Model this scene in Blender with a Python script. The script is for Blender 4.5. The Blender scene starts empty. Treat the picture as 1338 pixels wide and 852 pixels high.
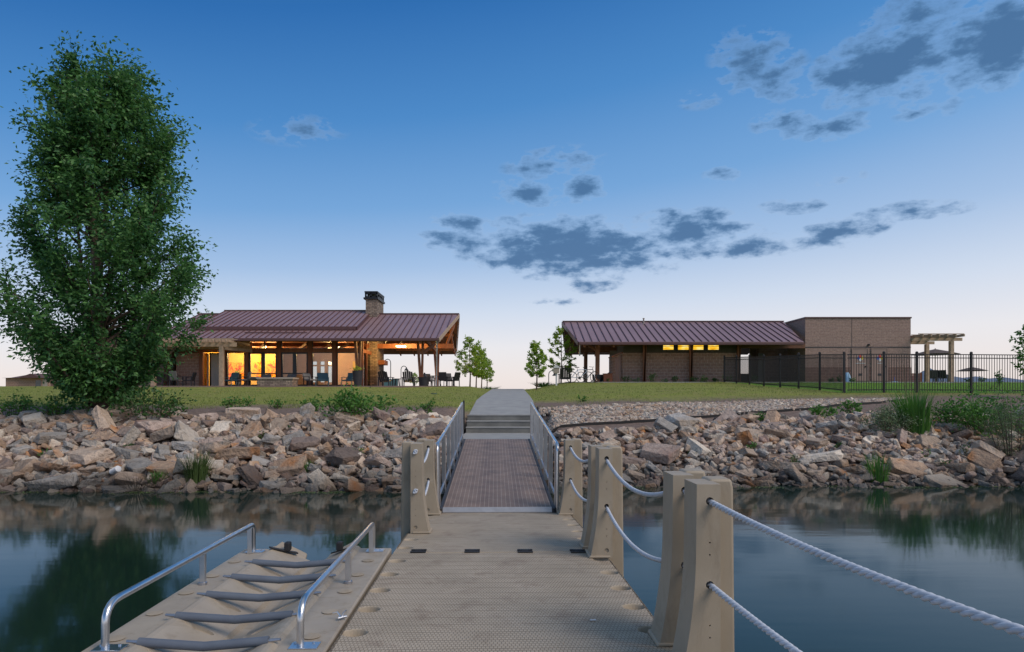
import bpy, bmesh, math, random
import numpy as np
from mathutils import Vector, Matrix, noise as mnoise
from math import sin, cos, pi, radians, sqrt, atan2, hypot

random.seed(7)
RNG = np.random.default_rng(11)
S = bpy.context.scene
COL = S.collection

# ------------------------------------------------------------------ camera
F = 892.0; HX = 669.0; HY = 517.0; EYE = 1.9
cam_d = bpy.data.cameras.new('camera'); cam = bpy.data.objects.new('camera', cam_d); COL.objects.link(cam)
cam.location = (0, 0, EYE); cam.rotation_euler = (radians(90), 0, 0)
cam_d.lens = 24; cam_d.sensor_width = 36; cam_d.shift_y = (HY-426)/1338.0
cam_d.clip_start = 0.05; cam_d.clip_end = 20000
S.camera = cam
def X(px, D): return (px-HX)*D/F
def Z(py, D): return EYE-(py-HY)*D/F

# ------------------------------------------------------------------ terrain height
def interp(x, pts):
    if x <= pts[0][0]: return pts[0][1]
    for (a, b), (c, d) in zip(pts, pts[1:]):
        if x <= c: return b+(d-b)*(x-a)/(c-a)
    return pts[-1][1]
LEFT = [(8,-1.3),(12,-.75),(13.7,-.02),(17,1.28),(18,1.36),(21,1.60),(30,2.0),(45,2.50),(55,2.50),(62,2.2),(90,1.2),(150,0),(4000,0)]
RIGHT = [(8,-1.3),(12.6,-.75),(14.5,-.02),(17.3,1.0),(18.5,1.12),(21,1.48),(24.5,1.72),(27.6,2.02),(44,2.78),(50,2.8),(58,2.0),(90,1.0),(150,0),(4000,0)]
PATH = [(8,-1.3),(12.6,-.75),(14,-.02),(16.6,.5),(20.0,.5),(20.3,1.32),(24.6,1.725),(43.5,2.30),(50,2.25),(60,1.8),(90,1.0),(150,0),(4000,0)]
def sm(a, b, x):
    t = min(1, max(0, (x-a)/(b-a))); return t*t*(3-2*t)
def ground(x, y):
    zl, zr, zp = interp(y, LEFT), interp(y, RIGHT), interp(y, PATH)
    c = -.27
    if x < c: w = sm(-1.05, -1.9 if y < 30 else -3.0, -0.0+x) if False else sm(1.0, 1.5 if y < 21 else 2.6, -(x-c)-.0)
    else: w = sm(1.0, 1.5 if y < 21 else 4.2, x-c)
    z = (zl if x < c else zr)*w + zp*(1-w)
    if 14 < y < 70:
        z += .05*mnoise.noise(Vector((x*.35, y*.35, 3)))*min(1, (y-14)/3)*w + .02*mnoise.noise(Vector((x*1.7, y*1.7, 9)))*w
    if y < 14: z += .12*mnoise.noise(Vector((x*.5, y*.5, 1)))
    return z
def G(px, py, y0=13.0, y1=60):
    """point of the ground that the photo shows at this pixel"""
    y = y0; 
    while y < y1:
        x = X(px, y)
        if ground(x, y) >= Z(py, y): return Vector((x, y, ground(x, y)))
        y += .05
    return Vector((X(px, y1), y1, ground(X(px, y1), y1)))

# ------------------------------------------------------------------ materials
def newmat(name):
    m = bpy.data.materials.new(name); m.use_nodes = True
    nt = m.node_tree; b = nt.nodes['Principled BSDF']
    return m, nt, b
def N(nt, t, **kw):
    n = nt.nodes.new(t)
    for k, v in kw.items():
        if k.startswith('i_'): n.inputs[int(k[2:]) if k[2:].isdigit() else k[2:].replace('_', ' ')].default_value = v
        else: setattr(n, k, v)
    return n
def ramp(nt, pts, interp_='LINEAR'):
    r = nt.nodes.new('ShaderNodeValToRGB'); e = r.color_ramp.elements
    r.color_ramp.interpolation = interp_
    while len(e) < len(pts): e.new(.5)
    for el, (p, c) in zip(e, pts): el.position = p; el.color = (*c, 1) if len(c) == 3 else c
    return r
def mat(name, c1, c2=None, rough=.6, scale=4, metal=0, bump=0, bscale=60, detail=5, spec=.5, stretch=None, island=0):
    m, nt, b = newmat(name); L = nt.links
    c2 = c2 or tuple(v*.8 for v in c1)
    tc = N(nt, 'ShaderNodeTexCoord'); mp = N(nt, 'ShaderNodeMapping')
    if stretch: mp.inputs['Scale'].default_value = stretch
    L.new(tc.outputs['Object'], mp.inputs[0])
    n = N(nt, 'ShaderNodeTexNoise'); n.inputs['Scale'].default_value = scale; n.inputs['Detail'].default_value = detail
    L.new(mp.outputs[0], n.inputs['Vector'])
    r = ramp(nt, [(.32, c2), (.68, c1)]); L.new(n.outputs[0], r.inputs[0])
    out = r.outputs[0]
    if island:
        g = N(nt, 'ShaderNodeNewGeometry'); hs = N(nt, 'ShaderNodeHueSaturation')
        mr = N(nt, 'ShaderNodeMapRange'); mr.inputs[3].default_value = 1-island; mr.inputs[4].default_value = 1+island
        L.new(g.outputs['Random Per Island'], mr.inputs[0]); L.new(mr.outputs[0], hs.inputs['Value']); L.new(out, hs.inputs['Color'])
        out = hs.outputs[0]
    L.new(out, b.inputs['Base Color'])
    b.inputs['Roughness'].default_value = rough; b.inputs['Metallic'].default_value = metal
    b.inputs['Specular IOR Level'].default_value = spec
    if bump:
        n2 = N(nt, 'ShaderNodeTexNoise'); n2.inputs['Scale'].default_value = bscale; n2.inputs['Detail'].default_value = 6
        L.new(mp.outputs[0], n2.inputs['Vector'])
        bp = N(nt, 'ShaderNodeBump'); bp.inputs['Strength'].default_value = bump; bp.inputs['Distance'].default_value = .02
        L.new(n2.outputs[0], bp.inputs['Height']); L.new(bp.outputs[0], b.inputs['Normal'])
    return m
def emis(name, c, s):
    m, nt, b = newmat(name); b.inputs['Base Color'].default_value = (*c, 1)
    b.inputs['Emission Color'].default_value = (*c, 1); b.inputs['Emission Strength'].default_value = s
    return m
def leafmat(name, c1, c2, trans=.3, rough=.5):
    m, nt, b = newmat(name); L = nt.links
    g = N(nt, 'ShaderNodeNewGeometry'); tc = N(nt, 'ShaderNodeTexCoord')
    n = N(nt, 'ShaderNodeTexNoise'); n.inputs['Scale'].default_value = 1.3; L.new(tc.outputs['Object'], n.inputs['Vector'])
    ad = N(nt, 'ShaderNodeMath', operation='ADD'); L.new(g.outputs['Random Per Island'], ad.inputs[0]); L.new(n.outputs[0], ad.inputs[1])
    mu = N(nt, 'ShaderNodeMath', operation='MULTIPLY'); mu.inputs[1].default_value = .5; L.new(ad.outputs[0], mu.inputs[0])
    r = ramp(nt, [(.2, c2), (.8, c1)]); L.new(mu.outputs[0], r.inputs[0])
    L.new(r.outputs[0], b.inputs['Base Color']); b.inputs['Roughness'].default_value = rough
    t = N(nt, 'ShaderNodeBsdfTranslucent'); L.new(r.outputs[0], t.inputs['Color'])
    mx = N(nt, 'ShaderNodeMixShader'); mx.inputs[0].default_value = trans
    L.new(b.outputs[0], mx.inputs[1]); L.new(t.outputs[0], mx.inputs[2])
    L.new(mx.outputs[0], nt.nodes['Material Output'].inputs['Surface'])
    return m
def blockmat(name, c1, c2, mortar, w=.4, h=.2, rough=.85):
    m, nt, b = newmat(name); L = nt.links
    g = N(nt, 'ShaderNodeNewGeometry'); s = N(nt, 'ShaderNodeSeparateXYZ'); L.new(g.outputs['Position'], s.inputs[0])
    a = N(nt, 'ShaderNodeMath', operation='ADD'); L.new(s.outputs[0], a.inputs[0]); L.new(s.outputs[1], a.inputs[1])
    cb = N(nt, 'ShaderNodeCombineXYZ'); L.new(a.outputs[0], cb.inputs[0]); L.new(s.outputs[2], cb.inputs[1])
    br = N(nt, 'ShaderNodeTexBrick'); L.new(cb.outputs[0], br.inputs['Vector'])
    br.inputs['Color1'].default_value = (*c1, 1); br.inputs['Color2'].default_value = (*c2, 1); br.inputs['Mortar'].default_value = (*mortar, 1)
    br.inputs['Scale'].default_value = 1; br.inputs['Brick Width'].default_value = w; br.inputs['Row Height'].default_value = h
    br.inputs['Mortar Size'].default_value = .014; br.inputs['Mortar Smooth'].default_value = .2
    n = N(nt, 'ShaderNodeTexNoise'); n.inputs['Scale'].default_value = 9; n.inputs['Detail'].default_value = 8; L.new(g.outputs['Position'], n.inputs['Vector'])
    mr = N(nt, 'ShaderNodeMapRange'); mr.inputs[1].default_value = .3; mr.inputs[2].default_value = .7; mr.inputs[3].default_value = .75; mr.inputs[4].default_value = 1.2
    L.new(n.outputs[0], mr.inputs[0])
    hs = N(nt, 'ShaderNodeHueSaturation'); L.new(mr.outputs[0], hs.inputs['Value']); L.new(br.outputs[0], hs.inputs['Color'])
    L.new(hs.outputs[0], b.inputs['Base Color']); b.inputs['Roughness'].default_value = rough
    bp = N(nt, 'ShaderNodeBump'); bp.invert = True; bp.inputs['Strength'].default_value = .6; bp.inputs['Distance'].default_value = .01
    L.new(br.outputs['Fac'], bp.inputs['Height']); L.new(bp.outputs[0], b.inputs['Normal'])
    return m
def rockmat(name, c1, c2, rust):
    m, nt, b = newmat(name); L = nt.links
    tc = N(nt, 'ShaderNodeTexCoord'); oi = N(nt, 'ShaderNodeObjectInfo'); ad = N(nt, 'ShaderNodeVectorMath', operation='ADD')
    g = N(nt, 'ShaderNodeNewGeometry')
    L.new(g.outputs['Position'], ad.inputs[0]); L.new(oi.outputs['Random'], ad.inputs[1])
    n = N(nt, 'ShaderNodeTexNoise'); n.inputs['Scale'].default_value = 6; n.inputs['Detail'].default_value = 10; n.inputs['Roughness'].default_value = .75
    L.new(ad.outputs[0], n.inputs['Vector'])
    r = ramp(nt, [(.33, c2), (.6, c1)]); L.new(n.outputs[0], r.inputs[0])
    n2 = N(nt, 'ShaderNodeTexNoise'); n2.inputs['Scale'].default_value = 1.6; n2.inputs['Detail'].default_value = 4; L.new(ad.outputs[0], n2.inputs['Vector'])
    r2 = ramp(nt, [(.52, (0,0,0)), (.68, (1,1,1))]); L.new(n2.outputs[0], r2.inputs[0])
    mx = N(nt, 'ShaderNodeMix', data_type='RGBA'); L.new(r2.outputs[0], mx.inputs[0]); L.new(r.outputs[0], mx.inputs[6]); mx.inputs[7].default_value = (*rust, 1)
    hs = N(nt, 'ShaderNodeHueSaturation'); mr = N(nt, 'ShaderNodeMapRange'); mr.inputs[3].default_value = .7; mr.inputs[4].default_value = 1.3
    ai = N(nt, 'ShaderNodeMath', operation='ADD'); L.new(g.outputs['Random Per Island'], ai.inputs[0]); L.new(oi.outputs['Random'], ai.inputs[1])
    fr = N(nt, 'ShaderNodeMath', operation='FRACT'); L.new(ai.outputs[0], fr.inputs[0])
    L.new(fr.outputs[0], mr.inputs[0]); L.new(mr.outputs[0], hs.inputs['Value']); L.new(mx.outputs[2], hs.inputs['Color'])
    # damp band above the water line, with the lower bank's shade painted in
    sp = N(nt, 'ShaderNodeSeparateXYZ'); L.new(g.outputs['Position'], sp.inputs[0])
    wet = N(nt, 'ShaderNodeMapRange'); wet.inputs[1].default_value = .03; wet.inputs[2].default_value = .55; wet.inputs[3].default_value = .32; wet.inputs[4].default_value = 1  # damp and the painted shade of the lower bank together
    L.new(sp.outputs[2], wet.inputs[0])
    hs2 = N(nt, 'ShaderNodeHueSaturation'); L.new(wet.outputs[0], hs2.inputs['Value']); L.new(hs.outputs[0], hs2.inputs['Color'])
    L.new(hs2.outputs[0], b.inputs['Base Color']); b.inputs['Roughness'].default_value = .85
    n3 = N(nt, 'ShaderNodeTexNoise'); n3.inputs['Scale'].default_value = 14; n3.inputs['Detail'].default_value = 8; L.new(ad.outputs[0], n3.inputs['Vector'])
    bp = N(nt, 'ShaderNodeBump'); bp.inputs['Strength'].default_value = 1; bp.inputs['Distance'].default_value = .06
    L.new(n3.outputs[0], bp.inputs['Height']); L.new(bp.outputs[0], b.inputs['Normal'])
    return m

M = {}
M['roof'] = mat('roof_metal', (.31,.20,.205), (.27,.17,.175), rough=.42, scale=.6, metal=.0, spec=.6)
M['roof_trim'] = mat('roof_trim', (.13,.06,.055), rough=.45)
M['timber'] = mat('timber', (.30,.115,.05), (.20,.07,.03), rough=.6, scale=6, stretch=(1,1,.15))
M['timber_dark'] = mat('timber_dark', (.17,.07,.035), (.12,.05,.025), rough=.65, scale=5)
M['pale_timber'] = mat('pale_timber', (.50,.36,.25), (.36,.25,.17), rough=.7, scale=6)
M['block'] = blockmat('concrete_block', (.40,.235,.17), (.33,.195,.14), (.48,.36,.29))
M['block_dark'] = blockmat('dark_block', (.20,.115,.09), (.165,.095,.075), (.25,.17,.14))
M['block_fine'] = blockmat('fine_block', (.36,.235,.19), (.31,.20,.165), (.38,.275,.235), w=.4, h=.1)
M['stone'] = blockmat('ledge_stone', (.40,.31,.23), (.20,.15,.12), (.10,.08,.065), w=.33, h=.11)
M['olive'] = mat('olive_panel', (.095,.085,.065), (.08,.07,.055), rough=.8)
M['frame_dark'] = mat('dark_frame', (.02,.025,.03), rough=.4)
M['black'] = mat('black_metal', (.012,.012,.014), (.008,.008,.01), rough=.45)
M['charcoal'] = mat('charcoal', (.045,.045,.05), (.03,.03,.035), rough=.6)
M['greyfab'] = mat('grey_cushion', (.20,.19,.18), (.15,.145,.14), rough=.9, scale=30)
M['teal'] = mat('teal_chair_paint', (.10,.20,.22), (.08,.16,.18), rough=.6)
M['beige'] = mat('beige_panel', (.42,.36,.30), (.38,.33,.27), rough=.7)
M['doorpaint'] = mat('door_paint', (.33,.22,.18), (.30,.20,.165), rough=.6)
M['white'] = mat('white_paint', (.7,.7,.7), (.6,.6,.6), rough=.5)
M['concrete'] = mat('concrete', (.36,.36,.34), (.29,.29,.28), rough=.85, scale=3, bump=.15, bscale=80)
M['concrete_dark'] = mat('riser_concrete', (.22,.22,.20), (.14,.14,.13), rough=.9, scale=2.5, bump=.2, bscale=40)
M['alu'] = mat('aluminium', (.72,.73,.75), (.60,.61,.63), rough=.28, metal=1, scale=8)
M['alu_dull'] = mat('dull_aluminium', (.5,.5,.52), (.4,.4,.42), rough=.45, metal=1, scale=8)
M['poly'] = mat('moulded_plastic', (.43,.36,.265), (.35,.29,.21), rough=.5, scale=2.2, bump=.06, bscale=150, spec=.4)
def scuff(m, dirt=(.17,.125,.08), amt=.45):
    nt = m.node_tree; L = nt.links; b = nt.nodes['Principled BSDF']; src = b.inputs['Base Color'].links[0].from_socket
    g = N(nt, 'ShaderNodeNewGeometry'); n = N(nt, 'ShaderNodeTexNoise'); n.inputs['Scale'].default_value = 5; n.inputs['Detail'].default_value = 12; n.inputs['Roughness'].default_value = .75; n.inputs['Distortion'].default_value = .8
    mp = N(nt, 'ShaderNodeMapping'); mp.inputs['Scale'].default_value = (1,1,.35); L.new(g.outputs['Position'], mp.inputs[0]); L.new(mp.outputs[0], n.inputs['Vector'])
    r = ramp(nt, [(.52,(0,0,0)),(.75,(amt,amt,amt))]); L.new(n.outputs[0], r.inputs[0])
    mx = N(nt, 'ShaderNodeMix', data_type='RGBA'); L.new(r.outputs[0], mx.inputs[0]); L.new(src, mx.inputs[6]); mx.inputs[7].default_value = (*dirt,1); L.new(mx.outputs[2], b.inputs['Base Color'])
    r2 = ramp(nt, [(.3,(.4,.4,.4)),(.7,(.7,.7,.7))]); L.new(n.outputs[0], r2.inputs[0]); L.new(r2.outputs[0], b.inputs['Roughness'])
scuff(M['poly'])
M['poly_dark'] = mat('launch_plastic', (.42,.365,.285), (.35,.30,.235), rough=.55, scale=3, bump=.05, bscale=120)  # the launch hull's own plastic colour
scuff(M['poly_dark'], amt=.55)
M['roller'] = mat('grey_foam', (.13,.155,.19), (.11,.13,.165), rough=.55, scale=7, bump=.05)
M['rope'] = mat('white_rope', (.62,.66,.72), (.50,.54,.60), rough=.7, scale=40)
M['strap'] = mat('black_strap', (.02,.02,.022), rough=.6)
M['bark'] = mat('bark', (.16,.11,.08), (.08,.055,.04), rough=.9, scale=5, bump=.8, bscale=25, stretch=(1,1,.3))
M['leaf'] = leafmat('tree_leaf', (.15,.34,.08), (.03,.12,.04), .38)
M['leaf_young'] = leafmat('young_leaf', (.42,.56,.07), (.20,.36,.04), .55)
M['leaf_weed'] = leafmat('weed_leaf', (.15,.34,.05), (.05,.16,.03), .35)
M['leaf_dark'] = leafmat('shrub_leaf', (.07,.18,.03), (.025,.08,.02), .25)
M['leaf_sage'] = leafmat('sage_leaf', (.22,.30,.14), (.10,.16,.08), .3)
M['leaf_reed'] = leafmat('reed_blade', (.11,.17,.04), (.05,.09,.025), .25)
M['dry'] = leafmat('dry_stalk', (.32,.24,.14), (.18,.13,.08), .15)
M['drygrey'] = leafmat('dry_twig', (.20,.16,.13), (.10,.08,.065), .1)
M['yellow_wall'] = mat('yellow_wall', (.80,.55,.12), (.72,.48,.09), rough=.8, scale=1)
M['salmon'] = mat('salmon_wall', (.55,.38,.30), (.5,.34,.27), rough=.8)
M['floor'] = mat('patio_paving', (.30,.20,.17), (.22,.15,.13), rough=.85, scale=3)
M['lamp'] = emis('lamp_glow', (1,.72,.30), 14)
M['win_lit'] = emis('lit_window', (1,.66,.05), 1.15)
M['exit'] = emis('green_sign_glow', (.05,1,.15), 2.5)
M['edging'] = mat('black_edging', (.015,.014,.013), rough=.7)
M['red'] = mat('red_paint', (.6,.06,.04), rough=.5)
M['blue'] = mat('blue_paint', (.05,.12,.5), rough=.5)
M['yellow'] = mat('yellow_paint', (.8,.6,.05), rough=.5)
M['bluelight'] = mat('pale_blue_plastic', (.35,.55,.75), rough=.5)
M['bike'] = mat('bicycle_paint', (.55,.62,.72), rough=.35)
M['rubber'] = mat('tyre_rubber', (.02,.02,.02), rough=.8)
M['crate'] = mat('stained_wood', (.22,.07,.03), (.16,.05,.02), rough=.7)
M['canvas'] = mat('umbrella_canvas', (.12,.09,.08), (.10,.075,.065), rough=.9)
M['mount'] = mat('mountain_rock_haze', (.17,.22,.30), (.14,.19,.27), rough=1, scale=.004)  # distance haze painted into the blue-grey base colour
M['roof_far'] = mat('shingle', (.13,.07,.065), (.10,.055,.05), rough=.9)
M['greyglass'] = mat('grey_window', (.06,.08,.09), rough=.15, spec=.8)

def litmat():
    m, nt, b = newmat('lit_window_glow'); L = nt.links; tc = N(nt, 'ShaderNodeTexCoord'); mp = N(nt, 'ShaderNodeMapping'); mp.inputs['Scale'].default_value = (1.2,1,4); L.new(tc.outputs['Object'], mp.inputs[0])
    n = N(nt, 'ShaderNodeTexNoise'); n.inputs['Scale'].default_value = 1.7; L.new(mp.outputs[0], n.inputs['Vector']); r = ramp(nt, [(.3,(.75,.36,.01)),(.5,(1,.58,.04)),(.68,(1,.82,.30))]); L.new(n.outputs[0], r.inputs[0])
    L.new(r.outputs[0], b.inputs['Emission Color']); b.inputs['Emission Strength'].default_value = 1.1; b.inputs['Base Color'].default_value = (.3,.2,.05,1); return m
M['win_lit'] = litmat()
def glassmat():
    m, nt, b = newmat('window_glass'); L = nt.links; nt.nodes.remove(b)
    t = N(nt, 'ShaderNodeBsdfTransparent'); t.inputs[0].default_value = (.9,.92,.92,1)
    g = N(nt, 'ShaderNodeBsdfGlossy'); g.inputs['Roughness'].default_value = .03
    f = N(nt, 'ShaderNodeFresnel'); f.inputs[0].default_value = 1.55
    mx = N(nt, 'ShaderNodeMixShader'); L.new(f.outputs[0], mx.inputs[0]); L.new(t.outputs[0], mx.inputs[1]); L.new(g.outputs[0], mx.inputs[2])
    L.new(mx.outputs[0], nt.nodes['Material Output'].inputs[0]); return m
M['glass'] = glassmat()

def artmat():
    m, nt, b = newmat('abstract_painting'); L = nt.links
    tc = N(nt, 'ShaderNodeTexCoord'); n = N(nt, 'ShaderNodeTexNoise'); n.inputs['Scale'].default_value = 2.4; n.inputs['Detail'].default_value = 3; n.inputs['Distortion'].default_value = 1.2
    L.new(tc.outputs['Object'], n.inputs['Vector'])
    r = ramp(nt, [(.35,(.55,.03,.01)),(.46,(.9,.25,.02)),(.54,(.95,.55,.05)),(.62,(.8,.12,.02))]); L.new(n.outputs[0], r.inputs[0])
    L.new(r.outputs[0], b.inputs['Base Color']); b.inputs['Roughness'].default_value = .7; return m
M['art'] = artmat()

def deckmat():
    m, nt, b = newmat('dock_deck'); L = nt.links
    tc = N(nt, 'ShaderNodeTexCoord'); mpd = N(nt, 'ShaderNodeMapping'); mpd.inputs['Location'].default_value = (13.3,0,0); L.new(tc.outputs['Object'], mpd.inputs[0])
    def brick(w, h, ms, off=.5):
        k = N(nt, 'ShaderNodeTexBrick'); L.new(mpd.outputs[0], k.inputs['Vector']); k.inputs['Scale'].default_value = 1
        k.inputs['Brick Width'].default_value = w; k.inputs['Row Height'].default_value = h; k.inputs['Mortar Size'].default_value = ms
        k.inputs['Mortar Smooth'].default_value = .3; k.offset = off; return k
    k1 = brick(60, .1475, .0045, 0); k2 = brick(.024, .037, .0030, .5)
    n = N(nt, 'ShaderNodeTexNoise'); n.inputs['Scale'].default_value = 1.6; n.inputs['Detail'].default_value = 9; n.inputs['Roughness'].default_value = .62
    L.new(tc.outputs['Object'], n.inputs['Vector'])
    r = ramp(nt, [(.30,(.38,.32,.235)),(.52,(.47,.395,.295)),(.7,(.53,.45,.345))]); L.new(n.outputs[0], r.inputs[0])
    n2 = N(nt, 'ShaderNodeTexNoise'); n2.inputs['Scale'].default_value = 3.1; n2.inputs['Detail'].default_value = 10; n2.inputs['Roughness'].default_value = .7; n2.inputs['Distortion'].default_value = .6
    L.new(tc.outputs['Object'], n2.inputs['Vector'])
    r2 = ramp(nt, [(.51,(0,0,0)),(.68,(1,1,1))]); L.new(n2.outputs[0], r2.inputs[0])
    mf = N(nt, 'ShaderNodeMath', operation='MULTIPLY'); mf.inputs[1].default_value = .5; L.new(r2.outputs[0], mf.inputs[0])
    mx = N(nt, 'ShaderNodeMix', data_type='RGBA'); L.new(mf.outputs[0], mx.inputs[0]); L.new(r.outputs[0], mx.inputs[6]); mx.inputs[7].default_value = (.20,.13,.085,1)
    # grooves coloured darker than the deck
    g1 = N(nt, 'ShaderNodeMath', operation='MULTIPLY'); g1.inputs[1].default_value = .62; L.new(k1.outputs['Fac'], g1.inputs[0])
    g2 = N(nt, 'ShaderNodeMath', operation='MULTIPLY'); g2.inputs[1].default_value = .5; L.new(k2.outputs['Fac'], g2.inputs[0])
    gm = N(nt, 'ShaderNodeMath', operation='MAXIMUM'); L.new(g1.outputs[0], gm.inputs[0]); L.new(g2.outputs[0], gm.inputs[1])
    mx2 = N(nt, 'ShaderNodeMix', data_type='RGBA'); L.new(gm.outputs[0], mx2.inputs[0]); L.new(mx.outputs[2], mx2.inputs[6]); mx2.inputs[7].default_value = (.10,.07,.045,1)
    # small dark specks
    v = N(nt, 'ShaderNodeTexVoronoi'); v.inputs['Scale'].default_value = 3.3; L.new(tc.outputs['Object'], v.inputs['Vector'])
    r3 = ramp(nt, [(.0,(1,1,1)),(.045,(0,0,0))]); L.new(v.outputs['Distance'], r3.inputs[0])
    mx3 = N(nt, 'ShaderNodeMix', data_type='RGBA'); L.new(r3.outputs[0], mx3.inputs[0]); L.new(mx2.outputs[2], mx3.inputs[6]); mx3.inputs[7].default_value = (.07,.05,.035,1)
    L.new(mx3.outputs[2], b.inputs['Base Color']); b.inputs['Roughness'].default_value = .62; b.inputs['Specular IOR Level'].default_value = .35
    bp = N(nt, 'ShaderNodeBump'); bp.invert = True; bp.inputs['Strength'].default_value = 1; bp.inputs['Distance'].default_value = .006
    L.new(gm.outputs[0], bp.inputs['Height']); L.new(bp.outputs[0], b.inputs['Normal'])
    return m
M['deck'] = deckmat()

def rampmat():
    m, nt, b = newmat('ribbed_gangway'); L = nt.links
    tc = N(nt, 'ShaderNodeTexCoord')
    k = N(nt, 'ShaderNodeTexBrick'); mp = N(nt, 'ShaderNodeMapping'); mp.inputs['Rotation'].default_value = (0,0,radians(90)); L.new(tc.outputs['Object'], mp.inputs[0]); L.new(mp.outputs[0], k.inputs['Vector'])
    k.inputs['Scale'].default_value = 1; k.inputs['Brick Width'].default_value = 60; k.inputs['Row Height'].default_value = .0625; k.inputs['Mortar Size'].default_value = .004; k.offset = 0
    k.inputs['Color1'].default_value = (.235,.165,.125,1); k.inputs['Color2'].default_value = (.195,.135,.105,1); k.inputs['Mortar'].default_value = (.36,.29,.235,1)
    w = N(nt, 'ShaderNodeTexNoise'); w.inputs['Scale'].default_value = 3; w.inputs['Detail'].default_value = 8; L.new(tc.outputs['Object'], w.inputs['Vector'])
    mr = N(nt, 'ShaderNodeMapRange'); mr.inputs[1].default_value = .3; mr.inputs[2].default_value = .7; mr.inputs[3].default_value = .75; mr.inputs[4].default_value = 1.2; L.new(w.outputs[0], mr.inputs[0])
    hs = N(nt, 'ShaderNodeHueSaturation'); L.new(mr.outputs[0], hs.inputs['Value']); L.new(k.outputs[0], hs.inputs['Color'])
    L.new(hs.outputs[0], b.inputs['Base Color']); b.inputs['Roughness'].default_value = .6
    k2 = N(nt, 'ShaderNodeTexBrick'); L.new(tc.outputs['Object'], k2.inputs['Vector']); k2.inputs['Scale'].default_value = 1; k2.inputs['Brick Width'].default_value = .0625; k2.inputs['Row Height'].default_value = .05; k2.inputs['Mortar Size'].default_value = .004; k2.offset = 0
    bp = N(nt, 'ShaderNodeBump'); bp.invert = True; bp.inputs['Strength'].default_value = .5; bp.inputs['Distance'].default_value = .004
    L.new(k2.outputs['Fac'], bp.inputs['Height']); L.new(bp.outputs[0], b.inputs['Normal'])
    return m
M['gangway'] = rampmat()

def terrainmat():
    m, nt, b = newmat('ground_cover'); L = nt.links
    g = N(nt, 'ShaderNodeNewGeometry'); s = N(nt, 'ShaderNodeSeparateXYZ'); L.new(g.outputs['Position'], s.inputs[0])
    P = g.outputs['Position']
    def noise(sc, d=6, ro=.6):
        n = N(nt, 'ShaderNodeTexNoise'); n.inputs['Scale'].default_value = sc; n.inputs['Detail'].default_value = d; n.inputs['Roughness'].default_value = ro
        L.new(P, n.inputs['Vector']); return n.outputs[0]
    def math(op, a, c=None, clamp=False):
        q = N(nt, 'ShaderNodeMath', operation=op); q.use_clamp = clamp
        for i, v in enumerate((a, c)):
            if v is None: continue
            if isinstance(v, (int, float)): q.inputs[i].default_value = v
            else: L.new(v, q.inputs[i])
        return q.outputs[0]
    def mix(f, a, c):
        q = N(nt, 'ShaderNodeMix', data_type='RGBA'); L.new(f, q.inputs[0])
        for i, v in ((6, a), (7, c)):
            if isinstance(v, tuple): q.inputs[i].default_value = (*v, 1)
            else: L.new(v, q.inputs[i])
        return q.outputs[2]
    big, fine = noise(.55), noise(7, 8, .7)
    mid = noise(2.2, 8, .65)
    soil = ramp(nt, [(.3,(.14,.10,.08)),(.7,(.30,.23,.19))]); L.new(fine, soil.inputs[0])
    grass = ramp(nt, [(.25,(.14,.18,.035)),(.5,(.25,.28,.06)),(.75,(.40,.38,.12))]); L.new(math('ADD', math('MULTIPLY', fine, .55), math('MULTIPLY', mid, .45)), grass.inputs[0])
    green = ramp(nt, [(.3,(.07,.17,.02)),(.7,(.16,.32,.04))]); L.new(mid, green.inputs[0])
    # lawn edge: y > edge(x)
    xr = math('MAXIMUM', s.outputs[0], 0.0)
    isr = math('GREATER_THAN', s.outputs[0], -.27)
    edge = math('ADD', math('ADD', 20.7, math('MULTIPLY', isr, 2.9)), math('MULTIPLY', xr, .16))
    d = math('SUBTRACT', s.outputs[1], edge)
    wob = math('ADD', math('MULTIPLY', math('SUBTRACT', big, .5), 2.5), math('MULTIPLY', math('SUBTRACT', fine, .5), 3.5))
    lawn = math('DIVIDE', math('ADD', math('ADD', d, wob), .4), 1.6, True)
    wetl = math('MULTIPLY', math('GREATER_THAN', s.outputs[0], 13.45), math('GREATER_THAN', s.outputs[1], 27.6))
    gcol = mix(wetl, grass.outputs[0], green.outputs[0])
    dry = ramp(nt, [(.47,(0,0,0)),(.66,(1,1,1))]); L.new(mid, dry.inputs[0])
    gcol = mix(math('MULTIPLY', dry.outputs[0], math('SUBTRACT', .55, math('MULTIPLY', wetl, .5))), gcol, (.23,.17,.10))
    col = mix(lawn, soil.outputs[0], gcol)
    # damp bed near and under the water
    wet = N(nt, 'ShaderNodeMapRange'); L.new(s.outputs[2], wet.inputs[0]); wet.inputs[1].default_value = 0; wet.inputs[2].default_value = .5; wet.inputs[3].default_value = 1; wet.inputs[4].default_value = 0
    col = mix(wet.outputs[0], col, (.03,.026,.02))
    L.new(col, b.inputs['Base Color']); b.inputs['Roughness'].default_value = .95; b.inputs['Specular IOR Level'].default_value = .15
    bp = N(nt, 'ShaderNodeBump'); bp.inputs['Strength'].default_value = .8; bp.inputs['Distance'].default_value = .06
    L.new(noise(22, 8, .7), bp.inputs['Height']); L.new(bp.outputs[0], b.inputs['Normal'])
    return m
M['ground'] = terrainmat()

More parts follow.
